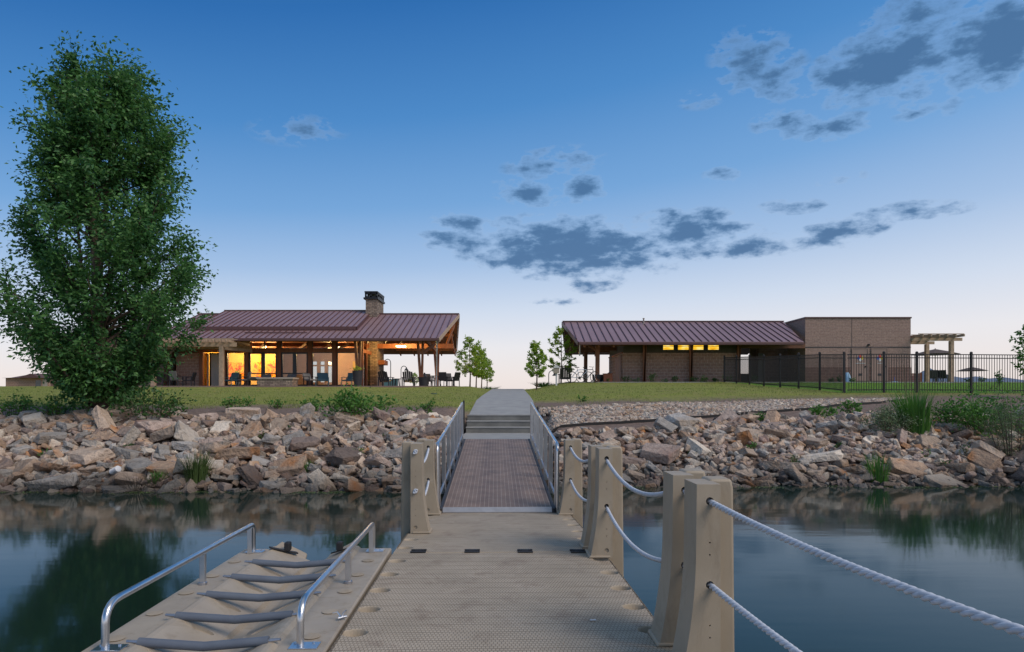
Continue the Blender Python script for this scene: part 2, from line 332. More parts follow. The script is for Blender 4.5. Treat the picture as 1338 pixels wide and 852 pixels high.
def watermat():
    m, nt, b = newmat('pond_water'); L = nt.links
    b.inputs['Base Color'].default_value = (.010,.026,.019,1); b.inputs['Roughness'].default_value = .07; b.inputs['IOR'].default_value = 1.29
    b.inputs['Specular IOR Level'].default_value = .5
    g = N(nt, 'ShaderNodeNewGeometry'); mp = N(nt, 'ShaderNodeMapping'); mp.inputs['Scale'].default_value = (.35,1.3,1); L.new(g.outputs['Position'], mp.inputs[0])
    n = N(nt, 'ShaderNodeTexNoise'); n.inputs['Scale'].default_value = 1.1; n.inputs['Detail'].default_value = 3; L.new(mp.outputs[0], n.inputs['Vector'])
    mp2 = N(nt, 'ShaderNodeMapping'); mp2.inputs['Scale'].default_value = (1.2,5,1); L.new(g.outputs['Position'], mp2.inputs[0])
    n2 = N(nt, 'ShaderNodeTexNoise'); n2.inputs['Scale'].default_value = 1.5; n2.inputs['Detail'].default_value = 2; L.new(mp2.outputs[0], n2.inputs['Vector'])
    ad = N(nt, 'ShaderNodeMath', operation='MULTIPLY_ADD'); L.new(n2.outputs[0], ad.inputs[0]); ad.inputs[1].default_value = .15; L.new(n.outputs[0], ad.inputs[2])
    bp = N(nt, 'ShaderNodeBump'); bp.inputs['Strength'].default_value = .12; bp.inputs['Distance'].default_value = .02
    L.new(ad.outputs[0], bp.inputs['Height']); L.new(bp.outputs[0], b.inputs['Normal'])
    return m
M['water'] = watermat()
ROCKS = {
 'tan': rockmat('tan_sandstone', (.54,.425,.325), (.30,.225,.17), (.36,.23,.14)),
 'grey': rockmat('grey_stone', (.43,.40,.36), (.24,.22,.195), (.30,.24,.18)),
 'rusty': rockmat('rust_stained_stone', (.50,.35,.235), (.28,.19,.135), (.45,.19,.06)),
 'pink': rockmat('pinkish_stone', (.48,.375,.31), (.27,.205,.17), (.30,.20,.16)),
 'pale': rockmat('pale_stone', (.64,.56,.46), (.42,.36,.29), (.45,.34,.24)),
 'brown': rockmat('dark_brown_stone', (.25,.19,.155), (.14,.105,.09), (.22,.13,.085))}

# ------------------------------------------------------------------ mesh building
class MB:
    def __init__(s): s.v = []; s.f = []
    def add(s, vs, fs):
        o = len(s.v); s.v += [tuple(v) for v in vs]; s.f += [tuple(i+o for i in f) for f in fs]; return s
    def box(s, x0, x1, y0, y1, z0, z1):
        if x0 > x1: x0, x1 = x1, x0
        if y0 > y1: y0, y1 = y1, y0
        if z0 > z1: z0, z1 = z1, z0
        return s.add([(x0,y0,z0),(x1,y0,z0),(x1,y1,z0),(x0,y1,z0),(x0,y0,z1),(x1,y0,z1),(x1,y1,z1),(x0,y1,z1)],
                     [(3,2,1,0),(4,5,6,7),(0,1,5,4),(1,2,6,5),(2,3,7,6),(3,0,4,7)])
    def bar(s, a, b, w, h=None, up=(0,0,1)):
        """rectangular bar from a to b; w across, h along 'up'"""
        a, b = Vector(a), Vector(b); h = h or w; d = (b-a).normalized(); u = Vector(up)
        if abs(d.dot(u)) > .98: u = Vector((0,1,0))
        r = d.cross(u).normalized(); u = r.cross(d)
        vs = []
        for p in (a, b):
            for i, j in ((-1,-1),(1,-1),(1,1),(-1,1)): vs.append(p+r*i*w/2+u*j*h/2)
        return s.add(vs, [(3,2,1,0),(4,5,6,7),(0,1,5,4),(1,2,6,5),(2,3,7,6),(3,0,4,7)])
    def tube(s, pts, r, n=8, caps=True, closed=False):
        pts = [Vector(p) for p in pts]; k = len(pts); rs = r if isinstance(r, (list, tuple)) else [r]*k
        prev = None; vs = []; fs = []
        for i, p in enumerate(pts):
            if closed: d = pts[(i+1) % k]-pts[i-1]
            else: d = pts[min(i+1, k-1)]-pts[max(i-1, 0)]
            d.normalize()
            u = prev if prev is not None else (Vector((0,0,1)) if abs(d.z) < .9 else Vector((0,1,0)))
            a = d.cross(u)
            if a.length < 1e-4: a = d.cross(Vector((1,0,0)))
            a.normalize(); u = a.cross(d); prev = u
            for j in range(n):
                t = 2*pi*j/n; vs.append(p+(a*cos(t)+u*sin(t))*rs[i])
        for i in range(k if closed else k-1):
            i2 = (i+1) % k
            for j in range(n): fs.append((i*n+j, i*n+(j+1) % n, i2*n+(j+1) % n, i2*n+j))
        if caps and not closed: fs.append(tuple(range(n))[::-1]); fs.append(tuple((k-1)*n+j for j in range(n)))
        return s.add(vs, fs)
    def lathe(s, prof, c, n=16, ax='z'):
        vs = []; fs = []; c = Vector(c)
        for r, h in prof:
            for j in range(n):
                t = 2*pi*j/n
                q = {'z': (r*cos(t), r*sin(t), h), 'x': (h, r*cos(t), r*sin(t)), 'y': (r*cos(t), h, r*sin(t))}[ax]
                vs.append(c+Vector(q))
        for i in range(len(prof)-1):
            for j in range(n): fs.append((i*n+j, i*n+(j+1) % n, (i+1)*n+(j+1) % n, (i+1)*n+j))
        fs.append(tuple(range(n))[::-1]); fs.append(tuple((len(prof)-1)*n+j for j in range(n)))
        return s.add(vs, fs)
    def prism(s, poly, y0, y1):
        """polygon in XZ extruded along y"""
        k = len(poly); vs = [(x, y0, z) for x, z in poly]+[(x, y1, z) for x, z in poly]
        fs = [tuple(range(k)), tuple(range(2*k-1, k-1, -1))]+[(i+k, (i+1) % k+k, (i+1) % k, i) for i in range(k)]
        return s.add(vs, fs)
    def slab(s, quad, t):
        """quad of points, thickened downward by t"""
        k = len(quad); vs = [Vector(p) for p in quad]+[Vector(p)-Vector((0,0,t)) for p in quad]
        return s.add(vs, [tuple(range(k)), tuple(range(2*k-1, k-1, -1))]+[(i+k, (i+1) % k+k, (i+1) % k, i) for i in range(k)])
    def build(s, name, m, parent=None, bevel=0, smooth=False, seg=2, origin=None, fix=True):
        me = bpy.data.meshes.new(name)
        vs = s.v
        if origin is not None: vs = [(v[0]-origin[0], v[1]-origin[1], v[2]-origin[2]) for v in vs]
        me.from_pydata(vs, [], s.f); me.update()
        if fix:
            bm = bmesh.new(); bm.from_mesh(me); bmesh.ops.recalc_face_normals(bm, faces=bm.faces); bm.to_mesh(me); bm.free()
        me.materials.append(m)
        if smooth:
            me.polygons.foreach_set('use_smooth', [True]*len(me.polygons))
            if smooth != 'all': me.set_sharp_from_angle(angle=radians(38))
        o = bpy.data.objects.new(name, me); COL.objects.link(o)
        if origin is not None and not parent: o.location = origin
        if parent: o.parent = parent
        if bevel:
            b = o.modifiers.new('bevel', 'BEVEL'); b.width = bevel; b.segments = seg; b.limit_method = 'ANGLE'; b.angle_limit = radians(40)
            b.harden_normals = False
        return o
def tag(o, label=None, cat=None, group=None, kind=None):
    if label: o['label'] = label
    if cat: o['category'] = cat
    if group: o['group'] = group
    if kind: o['kind'] = kind
    return o
def empty(name, loc=(0,0,0), rz=0, label=None, cat=None, group=None):
    o = bpy.data.objects.new(name, None); COL.objects.link(o); o.location = loc; o.rotation_euler = (0,0,rz); o.empty_display_size = .1
    return tag(o, label, cat, group)
KIDS = {}
def copy_tree(o, loc=None, rz=None, label=None, parent=None):
    c = o.copy(); COL.objects.link(c)
    if parent: c.parent = parent
    if loc is not None: c.location = loc
    if rz is not None: c.rotation_euler = (0,0,rz)
    if label: c['label'] = label
    for ch in list(o.children): copy_tree(ch, parent=c)
    return c
def apply_boolean(o, cutters):
    """cut, keep the result as plain mesh"""
    for c in cutters:
        b = o.modifiers.new('cut', 'BOOLEAN'); b.operation = 'DIFFERENCE'; b.object = c; b.solver = 'EXACT'
    bpy.context.view_layer.update()
    dg = bpy.context.evaluated_depsgraph_get()
    me = bpy.data.meshes.new_from_object(o.evaluated_get(dg))
    o.modifiers.clear(); old = o.data; o.data = me; me.name = o.name
    for c in cutters: bpy.data.objects.remove(c, do_unlink=True)
    return o

# ------------------------------------------------------------------ setting: ground, water, mountains
def axis(segs):
    out = []
    for a, b, st in segs:
        n = max(1, int(round((b-a)/st))); out += [a+(b-a)*i/n for i in range(n)]
    return out+[segs[-1][1]]
xs = axis([(-4000,-600,850),(-600,-100,125),(-100,-30,10),(-30,-16,.8),(-16,16,.22),(16,40,.8),(40,100,10),(100,600,125),(600,4000,850)])
ys = axis([(-400,-40,90),(-40,10,10),(10,12.6,.65),(12.6,27,.2),(27,66,.75),(66,160,8),(160,600,110),(600,5000,1100)])
vs = [(x, y, ground(x, y)) for y in ys for x in xs]; nx = len(xs)
fs = [(j*nx+i, j*nx+i+1, (j+1)*nx+i+1, (j+1)*nx+i) for j in range(len(ys)-1) for i in range(nx-1)]
g = MB(); g.v = vs; g.f = fs
tag(g.build('ground', M['ground'], smooth='all', fix=False), kind='structure')
w = MB(); w.add([(-500,-300,0),(500,-300,0),(500,15.6,0),(-500,15.6,0)], [(0,1,2,3)])
tag(w.build('water', M['water'], fix=False), kind='structure')
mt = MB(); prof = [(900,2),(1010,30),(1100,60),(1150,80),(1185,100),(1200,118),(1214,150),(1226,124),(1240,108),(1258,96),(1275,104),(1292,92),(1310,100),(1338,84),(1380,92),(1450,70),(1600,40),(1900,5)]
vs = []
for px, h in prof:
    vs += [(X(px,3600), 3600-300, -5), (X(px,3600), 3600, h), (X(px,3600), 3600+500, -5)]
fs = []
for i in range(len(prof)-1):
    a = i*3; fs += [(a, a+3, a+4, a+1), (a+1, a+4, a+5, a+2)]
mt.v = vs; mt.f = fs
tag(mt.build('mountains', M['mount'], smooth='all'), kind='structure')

# ------------------------------------------------------------------ path, landing, steps
p = MB()
sec = [(20.2,1.335),(24.6,1.745),(30,1.93),(36,2.10),(43.5,2.33),(50,2.28),(60,1.85),(75,1.4)]
joints = MB()
for (a, za), (b, zb) in zip(sec, sec[1:]):
    n = max(1, int((b-a)/1.83)); 
    for k in range(n):
        y0, y1 = a+(b-a)*k/n, a+(b-a)*(k+1)/n; z0, z1 = za+(zb-za)*k/n, za+(zb-za)*(k+1)/n
        xl, xr = -1.28, .75
        g_ = .012
        p.slab([(xl,y0+g_,z0),(xr,y0+g_,z0),(xr,y1,z1),(xl,y1,z1)], .12)
tag(p.build('path', M['concrete'], bevel=.008), kind='structure')
st = empty('concrete_steps', (-.27,19.6,.83), 0, 'three broad concrete steps rising from the end of the gangway to the path', 'steps')
l = MB(); l.box(-1.35,.8,16.75,19.6,.30,.83); l.build('landing', M['concrete'], st, bevel=.01, origin=(-.27,19.6,.83))
rh = (1.335-.83)/3
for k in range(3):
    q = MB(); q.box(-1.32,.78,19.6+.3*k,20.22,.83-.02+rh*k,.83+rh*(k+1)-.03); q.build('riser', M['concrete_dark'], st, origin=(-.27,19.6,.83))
    q = MB(); q.box(-1.33,.79,19.585+.3*k,19.9+.3*k if k < 2 else 20.22,.83+rh*(k+1)-.03,.83+rh*(k+1)+.002*k); q.build('tread', M['concrete'], st, bevel=.006, origin=(-.27,19.6,.83))

# ------------------------------------------------------------------ floating dock
YAW = atan2(.032, 1)       # the dock runs slightly to the left
DOCKW = 1.025
def dock_frame(D0): return (-.108-.032*(D0-6.0), D0)
def dock_section(D0, D1, z0, z1, label):
    DOCKW = 1.025 if D0 > 0 else 1.6
    cx, cy = dock_frame(D0); Lg = (D1-D0)-.025
    root = empty('floating_dock', (cx, cy, z0), 0, label, 'dock', 'sections of the floating dock')
    root.rotation_euler = (atan2(z1-z0, D1-D0), 0, YAW)
    b = MB(); b.box(-DOCKW, DOCKW, 0, Lg, -.34, 0)
    o = b.build('deck', M['deck'], None)
    cut = MB(); k = 0
    y = .26
    while y < Lg-.1:
        for sx in (-1, 1):
            cut.lathe([(.055,-.05),(.07,.0),(.072,.02)], (sx*(DOCKW-.085), y, 0), 20)
        y += .49
    c = cut.build('cutter', M['poly'], None)
    # stretch the pockets across the dock
    for v in c.data.vertices:
        sx = 1 if v.co.x > 0 else -1
        v.co.x = sx*(DOCKW-.085)+(v.co.x-sx*(DOCKW-.085))*1.15
        v.co.y = v.co.y
    apply_boolean(o, [c]); o.parent = root
    o.data.materials.clear(); o.data.materials.append(M['deck']); o.data.materials.append(M['poly'])
    for pf in o.data.polygons: pf.material_index = 0 if pf.center.z > -.002 else 1
    bv = o.modifiers.new('bevel', 'BEVEL'); bv.width = .007; bv.segments = 2; bv.limit_method = 'ANGLE'; bv.angle_limit = radians(50)
    # moulded ribs down the sides, float chambers
    r = MB()
    for sx in (-1, 1):
        y = .1
        while y < Lg-.15:
            r.box(sx*(DOCKW+.001), sx*(DOCKW+.022), y, y+.12, -.33, -.07); y += .245
    r.build('side_rib', M['poly'], root, bevel=.008)
    return root
dock_section(-2.5, 1.4, .41, .41, 'tan plastic dock section behind and under the viewer')
dock_section(1.4, 3.6, .41, .408, 'tan plastic dock section nearest the viewer, at the foot of the near rope posts')
dock_section(3.6, 6.65, .408, .378, 'large tan ribbed dock section filling the bottom of the view beside the kayak launch')
dock_section(6.65, 9.62, .378, .255, 'far tan dock section between the two left posts and the gangway')
def deckz(D):
    return interp(D, [(0,.41),(3.6,.408),(6.65,.378),(9.62,.255),(12,.2)])
# black couplers
cp0 = None
for i, (px, lab) in enumerate(((547,'leftmost black coupler set in the dock joint, near the launch rail'),(617,'second black coupler from the left in the dock joint'),(686,'third black coupler from the left in the dock joint'),(755,'rightmost black coupler in the dock joint, near the rope posts'))):
    x = X(px, 6.66); loc = (x, 6.655, .3795)
    if cp0 is None:
        c = MB()
        c.box(-.075,.075,-.055,-.03,0,.014); c.box(-.075,.075,.03,.055,0,.014); c.box(-.032,.032,-.03,.03,0,.012); c.box(-.05,.05,-.012,.012,.003,.018)
        cp0 = c.build('dock_coupler', M['strap'], None, bevel=.004); cp0.location = loc; cp0.rotation_euler = (0,0,YAW)
        tag(cp0, lab, 'coupler', 'black couplers across the dock joint')
    else: copy_tree(cp0, loc, YAW, lab)
bt = MB(); bt.box(-.02,.02,-.009,.009,0,.004); o = bt.build('paper_scrap', M['white'], bevel=.001); o.location = (X(776,4.5), 4.55, .403); o.rotation_euler = (0,0,.15)
tag(o, 'tiny white scrap lying on the right part of the near dock section', 'litter')

# ------------------------------------------------------------------ rope posts
def make_post(mirror):
    sx = -1 if mirror else 1
    H = 1.02
    inner = []
    for k in range(13):        # flared inner edge
        t = k/12; z = H*t
        inner.append((-.015-.125*max(0,(1-t/.62))**1.9*.56-.012*(1-t), z))
    poly = [(.112, 0)]+[(.112, H)]+inner[::-1]
    a = MB(); a.prism([(sx*x, z) for x, z in poly], 0, .235)
    body = a.build('post_body', M['poly'], None)
    cut = MB()
    for z, r, d in ((.93,.021,.30),(.485,.021,.30),(.71,.0045,.02),(.645,.0045,.02),(.27,.0045,.02),(.205,.0045,.02),(.07,.021,.012)):
        cut.lathe([(r, -.01),(r, d)], (sx*.055, 0, z), 16, 'y')
    c = cut.build('cutter', M['poly'], None)
    apply_boolean(body, [c])
    body.data.polygons.foreach_set('use_smooth', [True]*len(body.data.polygons)); body.data.set_sharp_from_angle(angle=radians(35))
    bv = body.modifiers.new('bevel', 'BEVEL'); bv.width = .014; bv.segments = 3; bv.limit_method = 'ANGLE'; bv.angle_limit = radians(60)
    b = MB(); b.prism([(sx*.085,-.36),(sx*.245,-.36),(sx*.232,.98),(sx*.222,1.03),(sx*.10,1.03),(sx*.085,.98)], .14, .30)
    back = b.build('back_flange', M['poly'], None, bevel=.016, seg=3, smooth=True)
    e = MB(); e.prism([(sx*-.115,0),(sx*.09,0),(sx*.09,.022),(sx*-.105,.022)], -.012, .25)
    foot = e.build('foot', M['poly'], None, bevel=.008)
    lf = []
    for z in (.93,.485):
        lf.append(z)
    root = empty('rope_post'); 
    for q in (body, back, foot): q.parent = root
    return root
PG = 'tan plastic posts that carry the rope rails'
postR = make_post(False); postL = make_post(True)
def post_at(proto, first, x, D, label):
    z = deckz(D)+.002
    r = proto if first else copy_tree(proto)
    r.location = (x, D, z); r.rotation_euler = (0,0,YAW*.8); tag(r, label, 'post', PG); return r
rpos = [(1.045,3.62,'nearest tan post at right, in front of the others, with rope leaving toward the viewer'),
        (1.025,4.07,'tan post just behind the nearest right post'),
        (.885,6.38,'front one of the two tan posts halfway along the right dock edge'),
        (.865,6.84,'rear one of the two tan posts halfway along the right dock edge'),
        (.80,9.33,'lone tan post at the right of the gangway foot'),
        (1.40,.85,'tan post at the right dock edge beside the viewer')]
for i, (x, D, lb) in enumerate(rpos): post_at(postR, i == 0, x-.055 if i not in (0,1) else x-.05, D, lb)
lpos = [(-1.04,7.75,'front tan post at the left dock edge with knotted rope ends'),
        (-1.09,9.33,'rear tan post at the left dock edge beside the gangway foot')]
for i, (x, D, lb) in enumerate(lpos): post_at(postL, i == 0, x, D, lb)
def rope_obj(a, b, sag, label, group, r=.016, knot=None):
    a, b = Vector(a), Vector(b); Ln = (b-a).length; n = int(Ln/.012)
    pts = []
    for i in range(n+1):
        t = i/n; q = a.lerp(b, t); q.z -= sag*4*t*(1-t); pts.append(q)
    m = MB(); K = 7; frames = []
    for i, q in enumerate(pts):
        d = (pts[min(i+1, n)]-pts[max(i-1, 0)]).normalized(); aa = d.cross(Vector((0,0,1))).normalized(); frames.append((q, aa, aa.cross(d)))
    for sd_ in range(3):        # three laid strands
        vs = []; fs = []
        for i, (q, aa, uu) in enumerate(frames):
            tw = 2*pi*(i*Ln/n)/.115+sd_*2*pi/3; c = q+(aa*cos(tw)+uu*sin(tw))*r*.52
            for j in range(K):
                t = 2*pi*j/K; vs.append(c+(aa*cos(t)+uu*sin(t))*r*.56)
        for i in range(n):
            for j in range(K): fs.append((i*K+j, i*K+(j+1) % K, (i+1)*K+(j+1) % K, (i+1)*K+j))
        m.add(vs, fs)
    o = m.build('rope', M['rope'], smooth='all'); tag(o, label, 'rope', group)
    if knot:
        for kk in knot:
            c = Vector(a if kk == 0 else b)
            km = MB(); rnd = random.Random(3)
            for q in range(3):
                ph = q*2.1; loop = []
                for s in range(14):
                    t = 2*pi*s/14; loop.append(c+Vector((.021*cos(t)*(1 if q else .8), -.012-.006*q+.008*sin(2*t+ph), .021*sin(t+ph*.3))))
                km.tube(loop, .0085, 7, closed=True)
            km.lathe([(.004,-.036),(.012,-.030),(.013,-.012)], tuple(c), 8, 'y')
            km.build('knot', M['rope'], o, smooth='all')
    return o
hx = .055
def hole(i, z): x, D, _ = rpos[i]; xx = (x-.05 if i in (0,1) else x-.055)+hx; return (xx, D, deckz(D)+z)
UP, LO = .93, .485
RG = 'white ropes strung between the right posts'
spans = [(5,0,'upper','nearest span, running toward the viewer'),(1,2,'upper','middle span behind the nearest posts'),(3,4,'upper','far span reaching the post at the gangway')]
for a, b, w_, d_ in spans:
    for z, nm in ((UP,'upper'),(LO,'lower')):
        p0, p1 = hole(a, z), hole(b, z)
        p0 = (p0[0]-.006, p0[1]+.12, p0[2]); p1 = (p1[0], p1[1]+.1, p1[2])
        rope_obj(p0, p1, {5:.05,1:.16,3:.13}[a], nm+' white rope, '+d_, RG)
for a, b in ((0,1),(2,3)):
    for z, nm in ((UP,'upper'),(LO,'lower')):
        p0, p1 = hole(a, z), hole(b, z)
        rope_obj((p0[0],p0[1]+.1,p0[2]), (p1[0],p1[1]+.1,p1[2]), .015, nm+' short rope between the '+('two nearest' if a == 0 else 'two halfway')+' right posts', RG)
for z, nm in ((UP,'upper'),(LO,'lower')):
    (x0, D0, _), (x1, D1, _) = lpos
    rope_obj((x0-hx, D0+.0, deckz(D0)+z), (x1-hx, D1+.08, deckz(D1)+z), .17, nm+' short slack rope knotted to the front left post', 'white ropes of the left posts', knot=[0])

# ------------------------------------------------------------------ gangway
gy = atan2(.0235, 1); GL = 7.27
gw = empty('gangway', (-.203,9.53,.315), 0, 'ribbed gangway with aluminium railings sloping up from the dock to the steps', 'gangway')
gw.rotation_euler = (atan2(.83-.315, 7.2), 0, gy)
b = MB(); b.box(-.765,.765,.12,GL,-.03,0); b.build('deck', M['gangway'], gw)
b = MB()
for sx in (-1, 1): b.box(sx*.768, sx*.815, .02, GL, -.13, .006)
b.build('side_beam', M['charcoal'], gw, bevel=.004)
b = MB(); b.add([(-.80,.05,-.052),(.80,.05,-.052),(.80,.12,.003),(-.80,.12,.003),(-.80,.05,-.066),(.80,.05,-.066),(.80,.12,-.012),(-.80,.12,-.012)], [(0,1,2,3),(7,6,5,4),(0,4,5,1),(1,5,6,2),(2,6,7,3),(3,7,4,0)])
b.build('threshold_plate', M['alu_dull'], gw)
for sx in (-1, 1):
    xr = sx*.84
    rl = empty('railing', (0,0,0)); rl.parent = gw
    pts = [(xr,.05,-.12),(xr,.05,.80)]+[(xr,.05+.14*(1-cos(t)),.80+.10*sin(t)) for t in (.4,.8,1.2,pi/2)]+[(xr,GL-.15,.90),(xr,GL-.05,.86),(xr,GL-.04,-.05)]
    m = MB(); m.tube(pts, .024, 10); m.build('handrail', M['alu'], rl, smooth=True)
    for k in range(7):
        y = .16+k*1.09+(0 if k else .02)
        if k == 6: y = GL-.32
        m = MB(); m.box(xr-.032, xr+.032, y-.02, y+.02, -.05, .885); m.build('railing_post', M['alu'], rl, bevel=.006)
    for hz_ in (.12,):
        m = MB(); m.tube([(xr,.06,hz_),(xr,GL-.05,hz_)], .010 if hz_ > .3 else .018, 8); m.build('rail', M['alu_dull'], rl, smooth=True)
# ------------------------------------------------------------------ bollards beside the path
bo = None
for px, D, lab in ((606,19.9,'slim black bollard at the left of the path above the steps'),(702.5,19.9,'slim black bollard at the right of the path above the steps')):
    x = X(px, D); z = ground(x, D)
    if bo is None:
        bo = empty('bollard', (x, D, z), 0, lab, 'bollard', 'slim black bollards flanking the path')
        m = MB(); m.lathe([(.03,-.1),(.03,.25),(.028,.26),(.028,1.04),(.022,1.07),(.008,1.085)], (0,0,0), 12); m.build('shaft', M['black'], bo, smooth=True)
        m = MB(); m.lathe([(.045,.0),(.05,.02),(.05,.24),(.036,.27)], (0,0,0), 12); m.build('collar', M['black'], bo, smooth=True)
    else: copy_tree(bo, (x, D, z), 0, lab)

# ------------------------------------------------------------------ kayak launch
LC = -1.85-.02
kl = empty('kayak_launch', (-1.82,3.3,.395), YAW, 'tan plastic kayak launch with grey rollers and metal grab rails left of the dock', 'kayak launch')
def V(rx, pts): pass
Lk = 3.42
prof = [(-.70,-.36),(-.70,-.012),(-.688,0),(-.44,0),(-.43,.012),(-.415,.024),(-.39,.028),(-.36,.022),(-.32,.004),(-.20,-.052),(-.075,-.112),(-.06,-.115),(-.045,-.15),(.045,-.15),(.06,-.115),(.075,-.112),(.20,-.052),(.32,.004),(.36,.022),(.39,.028),(.415,.024),(.43,.012),(.44,0),(.728,0),(.74,-.012),(.74,-.36)]
m = MB(); m.prism(prof, -.9, Lk)
for k in range(26):
    y = -.7+k*.155
    for x0, x1 in ((-.685,-.47),(.47,.70)): m.box(x0, x1, y, y+.006, -.004, .0035)
hull = m.build('hull', M['poly_dark'], None)
cm = MB()
rolls = [.79+.49*k for k in range(-3, 5)]
for y in rolls:
    for sx in (-1, 1):
        vs = []; n = 16
        for zz, sc in ((-.02,.72),(.02,.95),(.10,1.0)):
            for j in range(n):
                t = 2*pi*j/n; u = cos(t)*.115*sc; v = sin(t)*.042*sc
                xc = sx*.215; vs.append((xc+u, y-.03+v, -.047+.36*u*sx+zz-.004))
        fs = [(i*n+j, i*n+(j+1) % n, (i+1)*n+(j+1) % n, (i+1)*n+j) for i in range(2) for j in range(n)]
        fs += [tuple(range(n))[::-1], tuple(2*n+j for j in range(n))]
        cm.add(vs, fs)
for y in rolls:
    for sx in (-1, 1): pass
cut = cm.build('cutter', M['poly'], None)
apply_boolean(hull, [cut]); hull.parent = kl
hull.data.polygons.foreach_set('use_smooth', [False]*len(hull.data.polygons))
for y in [.45+.49*k for k in range(6)]:
    for sx in (-1, 1): pk = MB(); pk.lathe([(.05,.001),(.056,.006),(.030,.010)], (sx*.60, y, 0), 16); pk.build('fastener_cap', M['poly'], kl, smooth=True)
for y in rolls:
    r = empty('roller', (0,0,0)); r.parent = kl
    for sx in (-1, 1):
        m = MB(); m.tube([(0,y,.002),(sx*.385,y,.032)], .028, 14); m.build('roller_sleeve', M['roller'], r, smooth=True)
        m = MB(); m.tube([(sx*.375,y,.032),(sx*.455,y,.040)], [.014,.009], 8); m.build('end_pin', M['alu_dull'], r, smooth=True)
for sx in (-1, 1):     # raised lips at the water end
    m = MB(); q = [(sx*.39,Lk-.26,.030),(sx*.10,Lk-.02,-.100),(sx*.12,Lk+.13,-.075),(sx*.36,Lk+.10,.055)]
    m.slab(q, .035); m.build('end_lip', M['poly'], kl, bevel=.01)
    m = MB(); m.bar((sx*.40,Lk-.16,.050), (sx*.17,Lk-.03,-.035), .055, .014); m.build('strap', M['strap'], kl, bevel=.003)
    m = MB(); m.box(sx*.25-.028, sx*.25+.028, Lk-.12, Lk-.04, .0, .085); m.build('strap_buckle', M['strap'], kl, bevel=.012)
for sx in (-1, 1):
    xr = sx*.575; hgt = .245
    gb = empty('grab_rail', (0,0,0)); gb.parent = kl
    y0, y1 = .78, Lk-.1
    pts = [(xr,y0,0),(xr,y0,.15)]+[(xr,y0+.12*(1-cos(t)),.15+.11*sin(t)) for t in (.35,.7,1.05,1.4)]+[(xr,y0+.16,.262),(xr,y1-.05,.262)]+[(xr,y1-.05+.05*sin(t),.212+.05*cos(t)) for t in (.5,1.0,1.5)]+[(xr,y1,0)]
    m = MB(); m.tube(pts, .0225, 12); m.build('rail_tube', M['alu'], gb, smooth=True)
    for yy in (y0+1.38, y1-.09):
        m = MB(); m.bar((xr,yy,0), (xr,yy,.25), .045, .035, up=(0,1,0)); m.build('rail_post', M['alu'], gb, bevel=.004)
    for yy in (y0, y1-.02):
        m = MB(); m.box(xr-.06, xr+.11, yy-.055, yy+.055, 0, .008)
        for bx in (-.04,.07): m.lathe([(.010,0),(.010,.014)], (xr+bx, yy+.03, .002), 6)
        m.build('base_plate', M['alu'], gb, bevel=.002)
    m = MB(); m.lathe([(.034,0),(.034,.018),(.026,.024)], (xr, y0+1.38, 0), 12); m.build('post_foot', M['alu_dull'], gb, smooth=True)
cl = MB(); cl.tube([(0,0,0),(-.03,.01,.035),(-.06,.0,.03)], .005, 6); cl.tube([(0,0,0),(.012,.015,.03),(.03,.02,.045)], .005, 6); cl.tube([(-.02,-.02,.004),(.03,.02,.004)], .009, 8)
o = cl.build('wing_clip', M['alu'], smooth=True); o.location = (X(447,4.6), 4.58, .41); tag(o, 'small metal wing clip on the left dock edge beside a pocket', 'clip')

# ------------------------------------------------------------------ riprap boulders
def rock_geom(a, b, c, rnd, bevel=True):
    bm = bmesh.new()
    for sx in (-1, 1):
        for sy in (-1, 1):
            for sz in (-1, 1):
                k = rnd.uniform(.55, 1.0)
                bm.verts.new((sx*a/2*rnd.uniform(.55,1), sy*b/2*rnd.uniform(.5,1), sz*c/2*rnd.uniform(.6,1)))
    for _ in range(5):
        v = Vector((rnd.gauss(0,1), rnd.gauss(0,1), rnd.gauss(0,.6))).normalized()
        bm.verts.new((v.x*a*.52, v.y*b*.52, v.z*c*.5))
    r = bmesh.ops.convex_hull(bm, input=bm.verts)
    bmesh.ops.delete(bm, geom=[g for g in r['geom_interior'] if isinstance(g, bmesh.types.BMVert)], context='VERTS')
    lone = [v for v in bm.verts if not v.link_faces]
    bmesh.ops.delete(bm, geom=lone, context='VERTS')
    bmesh.ops.dissolve_limit(bm, angle_limit=radians(12), verts=bm.verts, edges=bm.edges)
    if bevel:
        bmesh.ops.bevel(bm, geom=list(bm.edges), offset=min(a,b,c)*.035, segments=1, affect='EDGES', clamp_overlap=True)
        bmesh.ops.triangulate(bm, faces=[f for f in bm.faces if len(f.verts) > 4])
        bmesh.ops.subdivide_edges(bm, edges=[e for e in bm.edges if e.calc_length() > .11], cuts=1, use_grid_fill=True)
        sd = rnd.uniform(0, 99)
        for v in bm.verts:
            v.co += v.normal*(mnoise.noise(v.co*7+Vector((sd,0,0)))*.028+mnoise.noise(v.co*22+Vector((sd,0,0)))*.012)
    bmesh.ops.recalc_face_normals(bm, faces=bm.faces)
    return bm
def top_line(x):
    """inland edge of the riprap"""
    if x < 0: return 17.6+.5*sin(x*1.1)+.3*sin(x*2.7+1)
    return min(19.6, 16.4+.36*x)+.35*sin(x*1.3)
def bot_line(x): return 13.35 if x < 0 else 14.1
def in_bank(x, y): return bot_line(x) <= y <= top_line(x) and not (-1.35 < x < .95)
rr = random.Random(21)
def vis(x, y): return -8 < HX+F*x/y < 1346
